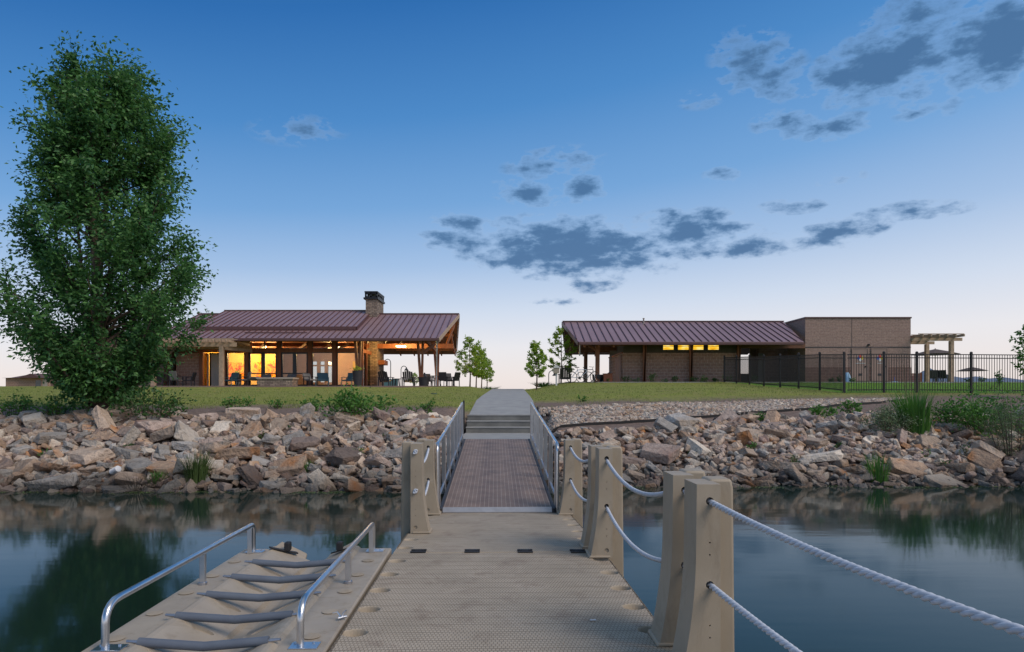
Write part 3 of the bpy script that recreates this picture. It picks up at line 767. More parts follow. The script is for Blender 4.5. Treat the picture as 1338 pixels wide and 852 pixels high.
# known big ones: (px, py, length, width, thick, colour, text)
named = [(255,470,1.10,.45,.34,'tan',''),]
placed = []
NL, NR = 168, 132
KW = {'tan':'tan','grey':'grey','rusty':'rust stained','pink':'pinkish','pale':'pale','brown':'dark brown'}
used_lab = {}
specs = []
for side, cnt in ((-1, NL), (1, NR)):
    got = 0; tries = 0
    pal = ['tan','tan','tan','pink','grey','grey','pale','rusty','brown'] if side < 0 else ['tan','pink','tan','grey','grey','brown','pale','rusty','tan']
    while got < cnt and tries < 60000:
        tries += 1
        fr = got/cnt
        ln = (rr.uniform(.8,1.1) if fr < .10 else rr.uniform(.52,.74) if fr < .48 else rr.uniform(.36,.52))
        y = rr.uniform(13.5 if side < 0 else 14.3, 19.6); 
        x = rr.uniform(-.78*y, -1.5) if side < 0 else rr.uniform(1.05, .79*y)
        if not in_bank(x, y) or not vis(x, y): continue
        ok = True; relax = max(.5, .86-tries/60000)
        for (x2, y2, l2) in placed:
            if abs(x-x2) < 1.3 and hypot(x-x2, (y-y2)*1.25) < (ln+l2)*.40*relax: ok = False; break
        if not ok: continue
        placed.append((x, y, ln)); got += 1
        specs.append((x, y, ln, rr.choice(pal)))
specs.sort(key=lambda s: -s[2])
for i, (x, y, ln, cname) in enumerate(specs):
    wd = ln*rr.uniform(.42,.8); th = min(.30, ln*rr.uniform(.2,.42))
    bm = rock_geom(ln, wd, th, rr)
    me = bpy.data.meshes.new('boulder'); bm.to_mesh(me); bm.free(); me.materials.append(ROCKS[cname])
    o = bpy.data.objects.new('boulder', me); COL.objects.link(o)
    z = ground(x, y)+th*rr.uniform(.22,.6)+.03
    if i % 5 == 0: rx, ry = rr.uniform(-.9,.9), rr.uniform(-.9,.9)
    else: rx, ry = rr.gauss(.30,.22), rr.gauss(0,.22)
    o.location = (x, y, z); o.rotation_euler = (rx, ry, rr.gauss(0,.55) if ln > .7 else rr.uniform(0, pi))
    size = 'huge slab-like' if ln > 1.0 else 'large' if ln > .72 else 'medium' if ln > .48 else 'small'
    shape = 'long' if wd < ln*.6 else 'blocky' if th > ln*.42 else 'flat'
    tfrac = (y-bot_line(x))/(top_line(x)-bot_line(x))
    row = 'at the waterline' if tfrac < .22 else 'low on the bank' if tfrac < .45 else 'midway up the bank' if tfrac < .75 else 'atop the bank'
    px = HX+F*x/y
    if px < 60: where = 'at the far left'
    elif px < 200: where = 'below the big tree'
    elif px < 300: where = 'right of the big tree'
    elif px < 420: where = 'left of the burdock patch'
    elif px < 520: where = 'left of the left posts'
    elif px < 610: where = 'beside the left railing'
    elif px < 790: where = 'beside the right railing'
    elif px < 900: where = 'behind the halfway right posts'
    elif px < 1000: where = 'behind the nearest posts'
    elif px < 1120: where = 'below the gravel end'
    elif px < 1230: where = 'below the tall grass clump'
    else: where = 'at the far right'
    lab = f'{size} {shape} {KW[cname]} boulder {row}, {where}'
    tag(o, lab, 'boulder', 'quarry boulders armouring the '+('left' if x < 0 else 'right')+' bank')
# the smaller filler rocks
def scatter_rocks(name, n, fn, smin, smax, m, label=None, cat=None, sink=.3, flat=.55, seed=1, nvar=60):
    rnd = random.Random(seed); var = []
    for _ in range(nvar):
        bm = rock_geom(1, rnd.uniform(.45,.95), rnd.uniform(.35,.8)*flat/.7, rnd, False); bmesh.ops.bevel(bm, geom=list(bm.edges), offset=.05, segments=1, affect='EDGES', clamp_overlap=True)
        bm.verts.index_update(); var.append((np.array([v.co[:] for v in bm.verts]), [tuple(v.index for v in f.verts) for f in bm.faces])); bm.free()
    V_ = []; F_ = []; off = 0; mats = []
    for _ in range(n):
        r = fn(rnd)
        if r is None: continue
        x, y = r[:2]; s = rnd.uniform(smin, smax)*(r[2] if len(r) > 2 else 1)
        vv, ff = rnd.choice(var)
        E = Matrix.Rotation(rnd.uniform(0,6.28), 3, 'Z') @ Matrix.Rotation(rnd.gauss(0,.5), 3, 'X') @ Matrix.Rotation(rnd.gauss(0,.5), 3, 'Y')
        q = vv @ np.array(E).T*s+np.array([x, y, ground(x, y)+s*sink*rnd.uniform(.2,1)])
        V_.append(q); F_ += [tuple(i+off for i in f) for f in ff]; k = rnd.randrange(len(m)); mats += [k]*len(ff); off += len(q)
    me = bpy.data.meshes.new(name); me.from_pydata(np.concatenate(V_).tolist(), [], F_); me.update()
    for mm in m: me.materials.append(mm)
    me.polygons.foreach_set('material_index', mats)
    o = bpy.data.objects.new(name, me); COL.objects.link(o); tag(o, label, cat, kind='stuff'); return o
def fill(rnd):
    for _ in range(40):
        y = rnd.uniform(13.3,19.8); x = rnd.uniform(-24,24) if rnd.random() < .2 else rnd.uniform(-.8*y,.8*y)
        if in_bank(x, y): return (x, y, 1 if vis(x, y) else 2.3)
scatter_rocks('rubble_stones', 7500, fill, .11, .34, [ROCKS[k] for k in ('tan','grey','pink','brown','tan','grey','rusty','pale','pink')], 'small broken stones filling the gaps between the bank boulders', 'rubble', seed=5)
# gravel strip right of the path
GE = [(.85,17.7),(4,18.9),(9.2,21.0),(13.3,24.0),(14.5,24.9)]      # edging line
def gtop(x): return interp(x, [(.8,21.6),(9.5,23.9),(14.5,25.0)])
def gbot(x): return interp(x, GE)
def grav(rnd):
    x = rnd.uniform(.86,14.3); a, b_ = gbot(x)+.06, gtop(x)
    y = rnd.uniform(a, b_); return (x, y, 1)
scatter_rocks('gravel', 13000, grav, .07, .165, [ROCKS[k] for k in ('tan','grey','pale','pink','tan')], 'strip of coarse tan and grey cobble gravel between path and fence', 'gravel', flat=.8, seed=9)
m = MB(); pts = []
for i in range(60):
    x = .86+13.6*i/59; y = gbot(x)+.03*sin(x*3); pts.append((x, y))
for (xa, ya), (xb, yb) in zip(pts, pts[1:]):
    m.bar((xa,ya,ground(xa,ya)+.01), (xb+.01,yb,ground(xb,yb)+.01), .02, .13)
tag(m.build('edging_strip', M['edging']), 'black plastic edging along the lower side of the gravel strip', 'edging')

# ------------------------------------------------------------------ leaves
def leaf_obj(name, P, D, size, m, parent=None, ratio=.5, stuff=False, up=.3, origin=None, curl=.15):
    """P: points, D: leaf directions; one folded diamond per leaf"""
    n = len(P); P = np.asarray(P, float); D = np.asarray(D, float); D /= np.linalg.norm(D, axis=1, keepdims=True)+1e-9
    R = RNG.normal(size=(n,3)); R[:,2] += up*2; W = np.cross(D, R); W /= np.linalg.norm(W, axis=1, keepdims=True)+1e-9
    Nn = np.cross(W, D); s = np.asarray(size if np.ndim(size) else np.full(n, size))[:,None]
    a = P; b = P+D*s*.45+W*s*ratio*.5+Nn*s*curl*.5; c = P+D*s-Nn*s*curl*.5; d = P+D*s*.45-W*s*ratio*.5+Nn*s*curl*.5
    Vt = np.stack([a,b,c,d], 1).reshape(-1,3)
    if origin is not None: Vt = Vt-np.array(origin)
    i = np.arange(n)*4
    Fc = np.stack([np.stack([i,i+1,i+2],1), np.stack([i,i+2,i+3],1)],1).reshape(-1,3)
    me = bpy.data.meshes.new(name); me.vertices.add(len(Vt)); me.vertices.foreach_set('co', Vt.ravel())
    me.loops.add(len(Fc)*3); me.loops.foreach_set('vertex_index', Fc.ravel().astype(np.int32))
    me.polygons.add(len(Fc)); me.polygons.foreach_set('loop_start', np.arange(len(Fc))*3); me.update(calc_edges=True); me.validate()
    me.materials.append(m)
    o = bpy.data.objects.new(name, me); COL.objects.link(o)
    if parent: o.parent = parent
    elif origin is not None: o.location = origin
    return o

def tree(name, base, prof, H, nl, lsize, lm, label, nb=60, trunk_r=.12, upright=.7, group=None, seed=1, bare=.08, cat='tree', stems=1, droop=.35, inner=.25):
    """prof: (height, radius) of the crown"""
    rnd = random.Random(seed); base = Vector(base)
    root = empty(name, base, 0, label, cat, group)
    tb = MB(); P = []; Dr = []; Sz = []
    tips = []
    ctr = []
    for s in range(stems):
        off = Vector((rnd.uniform(-.25,.25), rnd.uniform(-.25,.25), 0))*(1 if stems > 1 else 0)
        pts = []; n = 14; top = H*.95*(1 if s == 0 else rnd.uniform(.6,.85)); sp = Vector((rnd.uniform(-1,1), rnd.uniform(-1,1), 0))*(.07*H if s else .02*H)
        for i in range(n+1):
            t = i/n; pts.append(off*min(1, t*3+.2)+sp*t*t**.5+Vector((.03*H*.3*sin(t*5+s), .02*H*.3*cos(t*4+s), t*top-(.15 if i == 0 else 0))))
        rs = [trunk_r*(1.35 if i == 0 else 1)*(1-.93*(i/n))*(1 if s == 0 else .6)+.006 for i in range(n+1)]
        tb.tube(pts, rs, 9); ctr.append(pts)
    for b in range(nb):
        if nb > 60 and rnd.random() < .06: continue
        cpts = ctr[b % stems]
        hmin = prof[0][0]
        ht = hmin+(H*.99-hmin)*((b+.5)/nb)**.9
        rad = interp(ht, prof)*(rnd.uniform(.66,1.04) if nb > 60 else rnd.uniform(.72,1.06))
        h0 = max(bare*H, ht-rad*upright*rnd.uniform(.7,1.2)); 
        tt = min(.97, h0/(cpts[-1].z)); k = tt*(len(cpts)-1); i0 = int(k); a = cpts[i0].lerp(cpts[min(i0+1, len(cpts)-1)], k-i0)
        ang = b*2.399+rnd.uniform(-.4,.4); e = Vector((cos(ang)*rad, sin(ang)*rad, ht))
        mid = a.lerp(e, .5)+Vector((cos(ang)*rad*.12, sin(ang)*rad*.12, -.04*H*rnd.random()))
        lp = []
        for j in range(9):
            t = j/8; q = a*(1-t)**2+mid*2*t*(1-t)+e*t*t+Vector((rnd.gauss(0,.015),rnd.gauss(0,.015),rnd.gauss(0,.015)))*H*.15; lp.append(q)
        r0 = trunk_r*.33*(1-.6*ht/H)+.004; tb.tube(lp, [r0*(1-.85*j/8)+.002 for j in range(9)], 5)
        # twigs with leaves
        ntw = max(5, int(nl/nb/26))
        for q in range(ntw):
            t = rnd.uniform(inner, 1.0)**.75; kk = t*8; j = min(7, int(kk)); c = lp[j].lerp(lp[j+1], kk-j)
            dr = Vector((rnd.gauss(0,1), rnd.gauss(0,1), rnd.gauss(.35,.7))).normalized(); dr = (dr+Vector((cos(ang),sin(ang),.6))*.55).normalized()
            tl = rnd.uniform(.05,.125)*H*.62*(1.1 if t > .6 else .8)
            end = c+dr*tl
            if rnd.random() < .5: tb.tube([c, c.lerp(end,.5)+Vector((0,0,.01)), end], [.006,.004,.002], 3, caps=False)
            nn = int(nl/nb/ntw)
            for _ in range(nn):
                u = rnd.random()**.7; pp = c.lerp(end, u)+Vector((rnd.gauss(0,1), rnd.gauss(0,1), rnd.gauss(0,1)))*tl*.17
                P.append(pp); Dr.append(dr*.6+Vector((rnd.gauss(0,.7), rnd.gauss(0,.7), rnd.gauss(-droop,.5)))); Sz.append(lsize*rnd.uniform(.6,1.25))
    t_ = tb.build('trunk', M['bark'], root, smooth='all', fix=False)
    leaf_obj('crown', [tuple(p) for p in P], [tuple(d) for d in Dr], np.array(Sz), lm, root)
    return root

tx, ty = -10.45, 17.5
prof = [(.72,.5),(.95,.75),(1.27,1.15),(2.06,1.75),(2.84,2.5),(4.0,2.5),(4.8,2.4),(5.8,2.2),(6.8,2.1),(7.7,1.9),(8.7,1.45),(9.3,.85),(9.75,.35)]
tree('cottonwood_tree', (tx, ty, ground(tx, ty)-.02), [(h*.985, r*(.95 if 2 < h < 4.9 else .86 if h < 6.5 else .80 if h < 8 else .62)) for h, r in prof], 9.2, 98000, .12, M['leaf'], 'tall dark green leafy tree with upright crown standing at the top of the left bank', nb=88, trunk_r=.16, upright=1.15, seed=4, bare=.03, stems=4)

yg = 'young trees lining the path'
def ytree(px, D, topy, botcrown, halfw, seed, label, n=1500, lm='leaf_young'):
    x = X(px, D); z = ground(x, D)-.02; H = Z(topy, D)-z; R = halfw*D/F
    hb = Z(botcrown, D)-z
    prof = [(hb,R*.55),(hb+(H-hb)*.3,R),(hb+(H-hb)*.6,R*.75),(hb+(H-hb)*.85,R*.4),(H,R*.12)]
    tree('young_tree', (x, D, z), prof, H, int(n*1.6), .15, M[lm], label, nb=26, trunk_r=.045, upright=.9, group=yg, seed=seed, bare=.3, inner=.3)
ytree(614, 44.5, 441, 490, 23, 31, 'sparse young tree nearest the left pavilion corner', 1300)
ytree(622, 49, 452, 492, 17, 32, 'second young tree left of the path, behind the sparse one', 1500)
ytree(629, 54, 456, 494, 15, 33, 'third young tree left of the path with dense green crown', 1400)
ytree(636, 60, 470, 496, 10, 34, 'small young tree at the end of the left row by the path', 900)
ytree(701, 40, 448, 492, 17, 35, 'round young tree just right of the path crest', 1500)
ytree(733, 45.5, 428, 490, 24, 36, 'taller sparse young tree beside the right pavilion gable', 1700)
ytree(541, 75, 487, 500, 7, 37, 'faint young tree seen far under the left pavilion roof', 400)
ytree(1352, 25, 415, 480, 30, 38, 'thin tree with few leaves at the right picture edge behind the fence', 700, 'leaf_weed')

def shrub(px, py, w, h, n, ls, lm, name, label, seed=0, group=None, cat='shrub', ratio=.55, up=.5, D=None, flat=False):
    rnd = random.Random(seed); b = G(px, py) if D is None else Vector((X(px,D), D, ground(X(px,D), D)))
    k = b.y/F; w *= k; h *= k
    root = empty(name, b, 0, label, cat, group); tb = MB(); P = []; Dr = []; Sz = []
    ns = max(6, int(w/.05)); ns = min(ns, 26)
    for s in range(ns):
        a = rnd.uniform(0, 2*pi); r = w/2*sqrt(rnd.random()); hh = h*(1-.45*(r/(w/2))**2)*rnd.uniform(.75,1.1)
        o_ = Vector((r*.45*cos(a), r*.3*sin(a), -.03)); e = Vector((r*cos(a), r*.7*sin(a), hh))
        mid = o_.lerp(e,.5)+Vector((0,0,hh*.15)); tb.tube([o_, mid, e], [.008,.006,.003], 4)
        for _ in range(n//ns):
            t = rnd.random()**.6; c = o_.lerp(mid, t*2) if t < .5 else mid.lerp(e, t*2-1)
            sp = (.10+.05*rnd.random())*max(w,.4)
            P.append(tuple(c+Vector((rnd.gauss(0,sp*.6), rnd.gauss(0,sp*.5), rnd.gauss(0,sp*.35)))))
            Dr.append((rnd.gauss(0,1)+cos(a)*.4, rnd.gauss(0,1)-.3, rnd.gauss(up,.6))); Sz.append(ls*rnd.uniform(.6,1.3))
    P = [(p[0], p[1], max(.01, p[2])) for p in P]
    tb.build('stem', M['bark'] if lm != 'leaf_reed' else M['dry'], root, fix=False)
    leaf_obj('foliage', P, Dr, np.array(Sz), M[lm], root, ratio=ratio)
    return root
def tuft(px, py, w, h, n, lm, name, label, seed=0, group=None, bw=.012, cat='grass clump', D=None, lean=.5):
    rnd = random.Random(seed); b = G(px, py) if D is None else Vector((X(px,D), D, max(ground(X(px,D), D), 0)))
    k = b.y/F; w *= k; h *= k; m = MB()
    for _ in range(n):
        a = rnd.uniform(0, 2*pi); r = w*.28*sqrt(rnd.random()); x0, y0 = r*cos(a), r*sin(a)
        H = h*rnd.uniform(.5,1.05); ln = lean*w*rnd.uniform(.1,1)
        dx, dy = cos(a)*ln+rnd.gauss(0,.03), sin(a)*ln*.7; q = a+pi/2; ww = bw*rnd.uniform(.6,1.2)
        px_, py_ = cos(q)*ww/2, sin(q)*ww/2; px_ = px_ if abs(px_) > ww*.2 else ww*.3
        p0 = (x0-px_, y0-py_, -.02); p1 = (x0+px_, y0+py_, -.02)
        m0 = (x0+dx*.35-px_, y0+dy*.35-py_, H*.6); m1 = (x0+dx*.35+px_, y0+dy*.35+py_, H*.6); t_ = (x0+dx, y0+dy, H)
        m.add([p0,p1,m1,m0,t_], [(0,1,2,3),(3,2,4)])
    o = m.build(name, M[lm], None, fix=False); o.location = b; tag(o, label, cat, group); return o
BW = 'leafy weeds along the top of the banks'
shrub(18,548,66,34,500,.09,'leaf_weed','leafy_weed','broad-leaved weed at the far left edge of the bank',1,BW)
shrub(78,548,60,30,420,.085,'leaf_weed','leafy_weed','low leafy weed just left of the big tree trunk',2,BW)
shrub(196,552,92,46,1200,.085,'leaf_dark','leafy_weed','bushy dark weed just right of the big tree trunk',3,BW)
shrub(232,541,26,14,150,.08,'leaf_weed','leafy_weed','small weed right of the bushy dark weed by the tree',4,BW)
shrub(312,538,48,20,300,.085,'leaf_weed','leafy_weed','low weed patch midway between the big tree and the gangway',5,BW)
shrub(362,534,30,12,140,.08,'leaf_weed','leafy_weed','flat weed on the bare soil behind the rocks, left of the large patch',6,BW)
shrub(410,538,38,16,240,.09,'leaf_weed','leafy_weed','weed at the left end of the large burdock patch',7,BW)
shrub(462,548,100,40,1200,.10,'leaf_weed','leafy_weed','largest broad-leaved weed patch above the left rocks',8,BW)
shrub(560,541,22,18,110,.09,'leaf_weed','leafy_weed','weed on bare soil closest to the left gangway railing',9,BW)
shrub(540,540,14,9,60,.08,'leaf_weed','leafy_weed','tiny weed on bare soil left of the gangway weed',10,BW)
shrub(1000,553,40,12,260,.085,'leaf_weed','leafy_weed','low weeds on the soil just below the black edging',11,BW)
shrub(1076,549,34,20,260,.10,'leaf_weed','leafy_weed','rounded broad-leaved weed beside the end of the gravel strip',12,BW)
shrub(1113,545,30,22,230,.10,'leaf_weed','leafy_weed','upright leafy weed right of the rounded weed',13,BW)
shrub(760,525,14,8,60,.10,'leaf_weed','leafy_weed','small weed growing alone in the right lawn edge',14,BW)
shrub(1160,572,70,42,2600,.05,'leaf_sage','sage_bush','pale grey-green bush left of the tall grass clump',15)
tuft(1197,566,66,58,520,'leaf_weed','tall_grass','tall dark green grass clump with dry seed stalks on the right bank',16,bw=.02,lean=.42)
tuft(1195,545,44,100,24,'dry','dry_stalks','thin dry seed stalks rising out of the tall grass clump',17,bw=.008,cat='dry stalks',lean=.5)
shrub(1284,570,108,62,2800,.085,'leaf_weed','leafy_bush','big bright green bush near the right picture edge',18)
shrub(1240,560,50,34,700,.07,'leaf_dark','leafy_bush','low dark bush between the tall grass and the bright green bush',19)
shrub(1324,602,74,90,3600,.055,'leaf_sage','willow_shrub','feathery grey-green willow shrub at the right picture edge',20,ratio=.22,up=1.0)
tuft(256,636,44,48,300,'leaf_reed','waterside_grass','yellow-green grass clump rooted among the rocks at the left waterline',21,bw=.012,cat='grass clump',D=13.9)
tuft(1148,628,40,42,150,'leaf_weed','waterside_grass','small green grass clump at the right waterline below the dry stalk',22,bw=.012,D=14.7)
tuft(205,632,30,22,130,'leaf_weed','waterside_grass','low dark grass clump left of the yellow-green one at the waterline',23,bw=.012,D=13.9)
tuft(552,600,14,22,50,'leaf_reed','waterside_grass','wispy grass among the rocks close to the left posts',24,bw=.01)
tuft(402,622,22,22,80,'leaf_weed','waterside_grass','thin green tuft between low rocks midway along the left bank',27,bw=.01)
tuft(180,636,90,26,420,'drygrey','dry_brush','tangle of dead grey twigs over the rocks below the big tree',25,bw=.006,cat='dead brush',D=13.85,lean=1.3)
tuft(100,634,80,20,260,'drygrey','dry_brush','dead grey twigs on the low rocks at the left waterline',26,bw=.006,cat='dead brush',D=13.9,lean=1.3)
m = MB()
for (a, b_) in (((1150,622),(1182,600)),((1062,560),(1078,535)),((640//1,0),(0,0))):
    if a[1] == 0: continue
    A = G(a[0], a[1]); B = A+Vector(((b_[0]-a[0])*A.y/F, .1, (a[1]-b_[1])*A.y/F)); m = MB(); m.tube([A, A.lerp(B,.5)+Vector((0,0,.05)), B], [.012,.01,.005], 6)
    o = m.build('dry_stalk', M['dry'], smooth='all'); tag(o, 'bare dry stalk leaning over the rocks at the right waterline' if a[0] == 1150 else 'bare bent twig sticking up beside the rounded weed', 'dry stalk')
# drain pipe piece among the rocks
m = MB()
for k in range(7): m.lathe([(.055,k*.035),(.066,k*.035+.008),(.066,k*.035+.02),(.055,k*.035+.028)], (0,0,0), 16, 'x')
o = m.build('corrugated_pipe', M['white'], smooth=True); q = G(150,624); o.location = q+Vector((0,-.1,.12)); o.rotation_euler = (0,-.35,-.5)
tag(o, 'short white corrugated pipe end among dead brush on the left rocks', 'pipe')

for k, (px, py, w_, h_) in enumerate(((60,600,16,14),(118,585,14,10),(172,590,16,12),(300,600,14,12),(345,575,12,10),(385,566,14,10),(468,600,14,14),(508,575,12,10),(905,600,12,12),(985,590,14,12),(1040,610,16,16),(1096,590,12,12),(1210,600,16,14),(1262,600,20,20),(1235,615,16,14))):
    shrub(px, py, w_, h_, 70, .06, ('leaf_weed','leaf_reed','leaf_dark')[k % 3], 'rock_weed', ('bright','yellowish','dark')[k % 3]+' little weed between boulders, '+('low' if py > 592 else 'high')+' on the '+('left' if px < 600 else 'right')+' bank, '+str(['by the left edge','under the big tree','right of the pipe','right of the waterside grass','under the burdock gap','left of the burdock patch','left of the left posts','near the gangway','behind the halfway posts','behind the nearest posts','below the rounded weed','below the upright weed','below the tall grass','below the bright bush','left of the willow shrub'][k]), 200+k, 'little weeds between the boulders')
aP = []; aD = []; aS = []; ra = random.Random(8)
for _ in range(5200):
    left = ra.random() < .55; x = ra.uniform(-11.5,-1.5) if left else ra.uniform(1.2,11.5)
    y0 = 13.55 if left else 14.3
    if mnoise.noise(Vector((x*.9, 3, 0))) < -.05: continue
    y = y0-abs(ra.gauss(0,.14))+.1*sin(x*2); aP.append((x, y, .006)); aD.append((ra.gauss(0,1), ra.gauss(0,1), .02)); aS.append(ra.uniform(.02,.05))
M['algae'] = leafmat('algae_green', (.16,.22,.06), (.06,.10,.03), .1)
tag(leaf_obj('algae', aP, aD, np.array(aS), M['algae'], None, ratio=.6, up=3, curl=.02), 'green scum floating along the waterline', 'algae', kind='stuff')
# grass blades breaking the lawn edge
m_P = []; m_D = []; m_S = []
def lawn_edge(x): return 20.7 if x < -.27 else 23.6+.16*max(0, x)
rg = random.Random(2)
for _ in range(52000):
    y = 20+(rg.random()**1.6)*24; x = rg.uniform(-.80*y, .80*y)
    if -1.3 < x < .78: continue
    e = lawn_edge(x)
    pr = (y-e+.9)/1.8+2.2*(mnoise.noise(Vector((x*.6,y*.6,0))))
    if rg.random() > pr: continue
    if x > .8 and y < gtop(x)+.1 and x < 14: continue
    m_P.append((x, y, ground(x, y)-.005)); m_D.append((rg.gauss(0,.5), rg.gauss(0,.4), 1)); m_S.append(rg.uniform(.035,.085))
M['blade'] = leafmat('grass_blade', (.33,.38,.10), (.15,.21,.04), .3)
o = leaf_obj('grass', m_P, m_D, np.array(m_S), M['blade'], None, ratio=.22, up=0)
tag(o, 'short dry green turf on both lawns', 'grass', kind='stuff')

# ------------------------------------------------------------------ LEFT BUILDING
PZ = 2.52
lb = empty('clubhouse', (-15,50,PZ), 0, 'long clubhouse with plum metal roof, stone chimney and warmly lit glass front', 'building')
def part(mb, name, m, par, **k):
    o = mb.build(name, m, None, **k); o.parent = par
    if par.type == 'EMPTY' or True: o.matrix_parent_inverse = pinv(par)
    return o
def pinv(par):
    Mx = Matrix.Identity(4); p_ = par; 
    ch = []
    while p_ is not None:
        ch.append(Matrix.LocRotScale(p_.location, p_.rotation_euler, p_.scale)); p_ = p_.parent
    # parents here carry an identity or inverse offset; compute the world matrix step by step
    def world(o):
        L_ = Matrix.LocRotScale(o.location, o.rotation_euler, o.scale)
        return world(o.parent) @ o.matrix_parent_inverse @ L_ if o.parent else L_
    return world(par).inverted()
def gable_roof(par, xl, xr, prow_r, prow_l, De, Dr, Db, ze, zr, m=M['roof'], t=.16, seam=.41, tier=None):
    """front and back slopes with standing seams; prow: extra length at the ridge on each end"""
    b = MB()
    A = (xl-0, De, ze); B = (xr, De, ze); Cc = (xr+prow_r, Dr, zr); Dd = (xl-prow_l, Dr, zr)
    b.slab([A,B,Cc,Dd], t); E = (xr, Db, ze); Fq = (xl, Db, ze); b.slab([Dd,Cc,E,Fq], t)
    nflat = len(b.f); k = 0; x = xl-prow_l+.1
    while x < xr+prow_r-.05:
        # clip to the raked end
        for (y0, y1, z0, z1, a0, a1) in ((De,Dr,ze,zr,0,1),(Db,Dr,ze,zr,0,1)):
            lo = 0.0
            if x > xr: lo = (x-xr)/prow_r if prow_r > 0 else 1
            if x < xl: lo = (xl-x)/prow_l if prow_l > 0 else 1
            if lo > .97: continue
            p0 = (x, y0+(y1-y0)*lo, z0+(z1-z0)*lo+.02); p1 = (x, y1, z1+.02); b.bar(p0, p1, .045, .07)
        x += seam
    ro = part(b, 'roof', m, par); ro.data.materials.append(M['roof_trim'])
    for i_, pf in enumerate(ro.data.polygons): pf.material_index = 1 if i_ >= nflat else 0
    return ro
rf = gable_roof(lb, -23.4, -4.75, .78, 0, 44, 51, 58, 5.62, 7.98)
# fascia, gutter and rake trims
b = MB(); b.box(-23.4,-4.75,43.88,44.0,5.42,5.60); part(b, 'gutter', M['roof_trim'], lb, bevel=.02)
b = MB(); b.bar((-4.70,44,5.50), (-3.93,51,7.88), .05, .26); b.bar((-3.93,51,7.88), (-4.70,58,5.50), .05, .26); part(b, 'rake_board', M['pale_timber'], lb)
b = MB(); b.bar((-23.5,51,8.02), (-3.95,51,8.02), .22, .07); part(b, 'ridge_cap', M['roof_trim'], lb)
# raised upper tier
sl = (7.98-5.62)/7
def rz(D): return 5.62+(D-44)*sl
b = MB(); b.slab([(-21.5,46.05,rz(46.05)+.24),(-10.5,46.05,rz(46.05)+.24),(-10.5,51.05,rz(51.05)+.24),(-21.5,51.05,rz(51.05)+.24)], .2)
b.slab([(-21.5,51.05,rz(51.05)+.24),(-10.5,51.05,rz(51.05)+.24),(-10.5,55.5,rz(46.6)+.24),(-21.5,55.5,rz(46.6)+.24)], .2)
x = -21.4
while x < -10.5:
    b.bar((x,46.05,rz(46.05)+.26), (x,51.05,rz(51.05)+.26), .045, .07); x += .41
uo = part(b, 'upper_roof', M['roof'], lb); uo.data.materials.append(M['roof_trim'])
for i_, pf in enumerate(uo.data.polygons): pf.material_index = 1 if i_ >= 12 else 0
b = MB(); b.box(-21.5,-10.5,45.97,46.05,rz(46.05)+.02,rz(46.05)+.25); b.bar((-10.46,46.0,rz(46)+.14),(-10.46,51.05,rz(51.05)+.14),.05,.24); b.bar((-21.5,51.05,rz(51.05)+.28),(-10.5,51.05,rz(51.05)+.28),.2,.06)
part(b, 'upper_roof_trim', M['roof_trim'], lb)
b = MB(); b.bar((X(320,45.2),45.15,rz(45.15)+.07),(X(402,45.2),45.15,rz(45.15)+.07),.05,.06); part(b, 'snow_guard', M['roof_trim'], lb)
# soffit planks and rafters under the roof
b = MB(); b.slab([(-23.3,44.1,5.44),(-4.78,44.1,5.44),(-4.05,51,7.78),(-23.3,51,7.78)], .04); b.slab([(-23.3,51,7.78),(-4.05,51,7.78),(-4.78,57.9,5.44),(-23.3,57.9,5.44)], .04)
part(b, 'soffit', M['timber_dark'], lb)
x = -9.4; rl_ = []
while x < -4.6:
    b = MB(); b.bar((x,44.15,5.34),(x,51,7.66),.09,.18); b.bar((x,51,7.66),(x,57.8,5.34),.09,.18); part(b, 'rafter', M['timber'], lb); x += 1.15
for D in (45.5,48.3,53.7,56.5):
    b = MB(); zz = 5.44+sl*min(D-44, 58-D)-.22; b.bar((-9.6,D,zz),(-4.6,D,zz),.14,.24); part(b, 'purlin', M['timber'], lb)
b = MB(); b.bar((-9.9,50.3,5.55),(-4.3,50.3,5.55),.2,.34); part(b, 'tie_beam', M['timber'], lb)
# floor slab
b = MB(); b.box(-26,-3.6,43.2,60,1.9,PZ); part(b, 'patio_slab', M['floor'], lb)
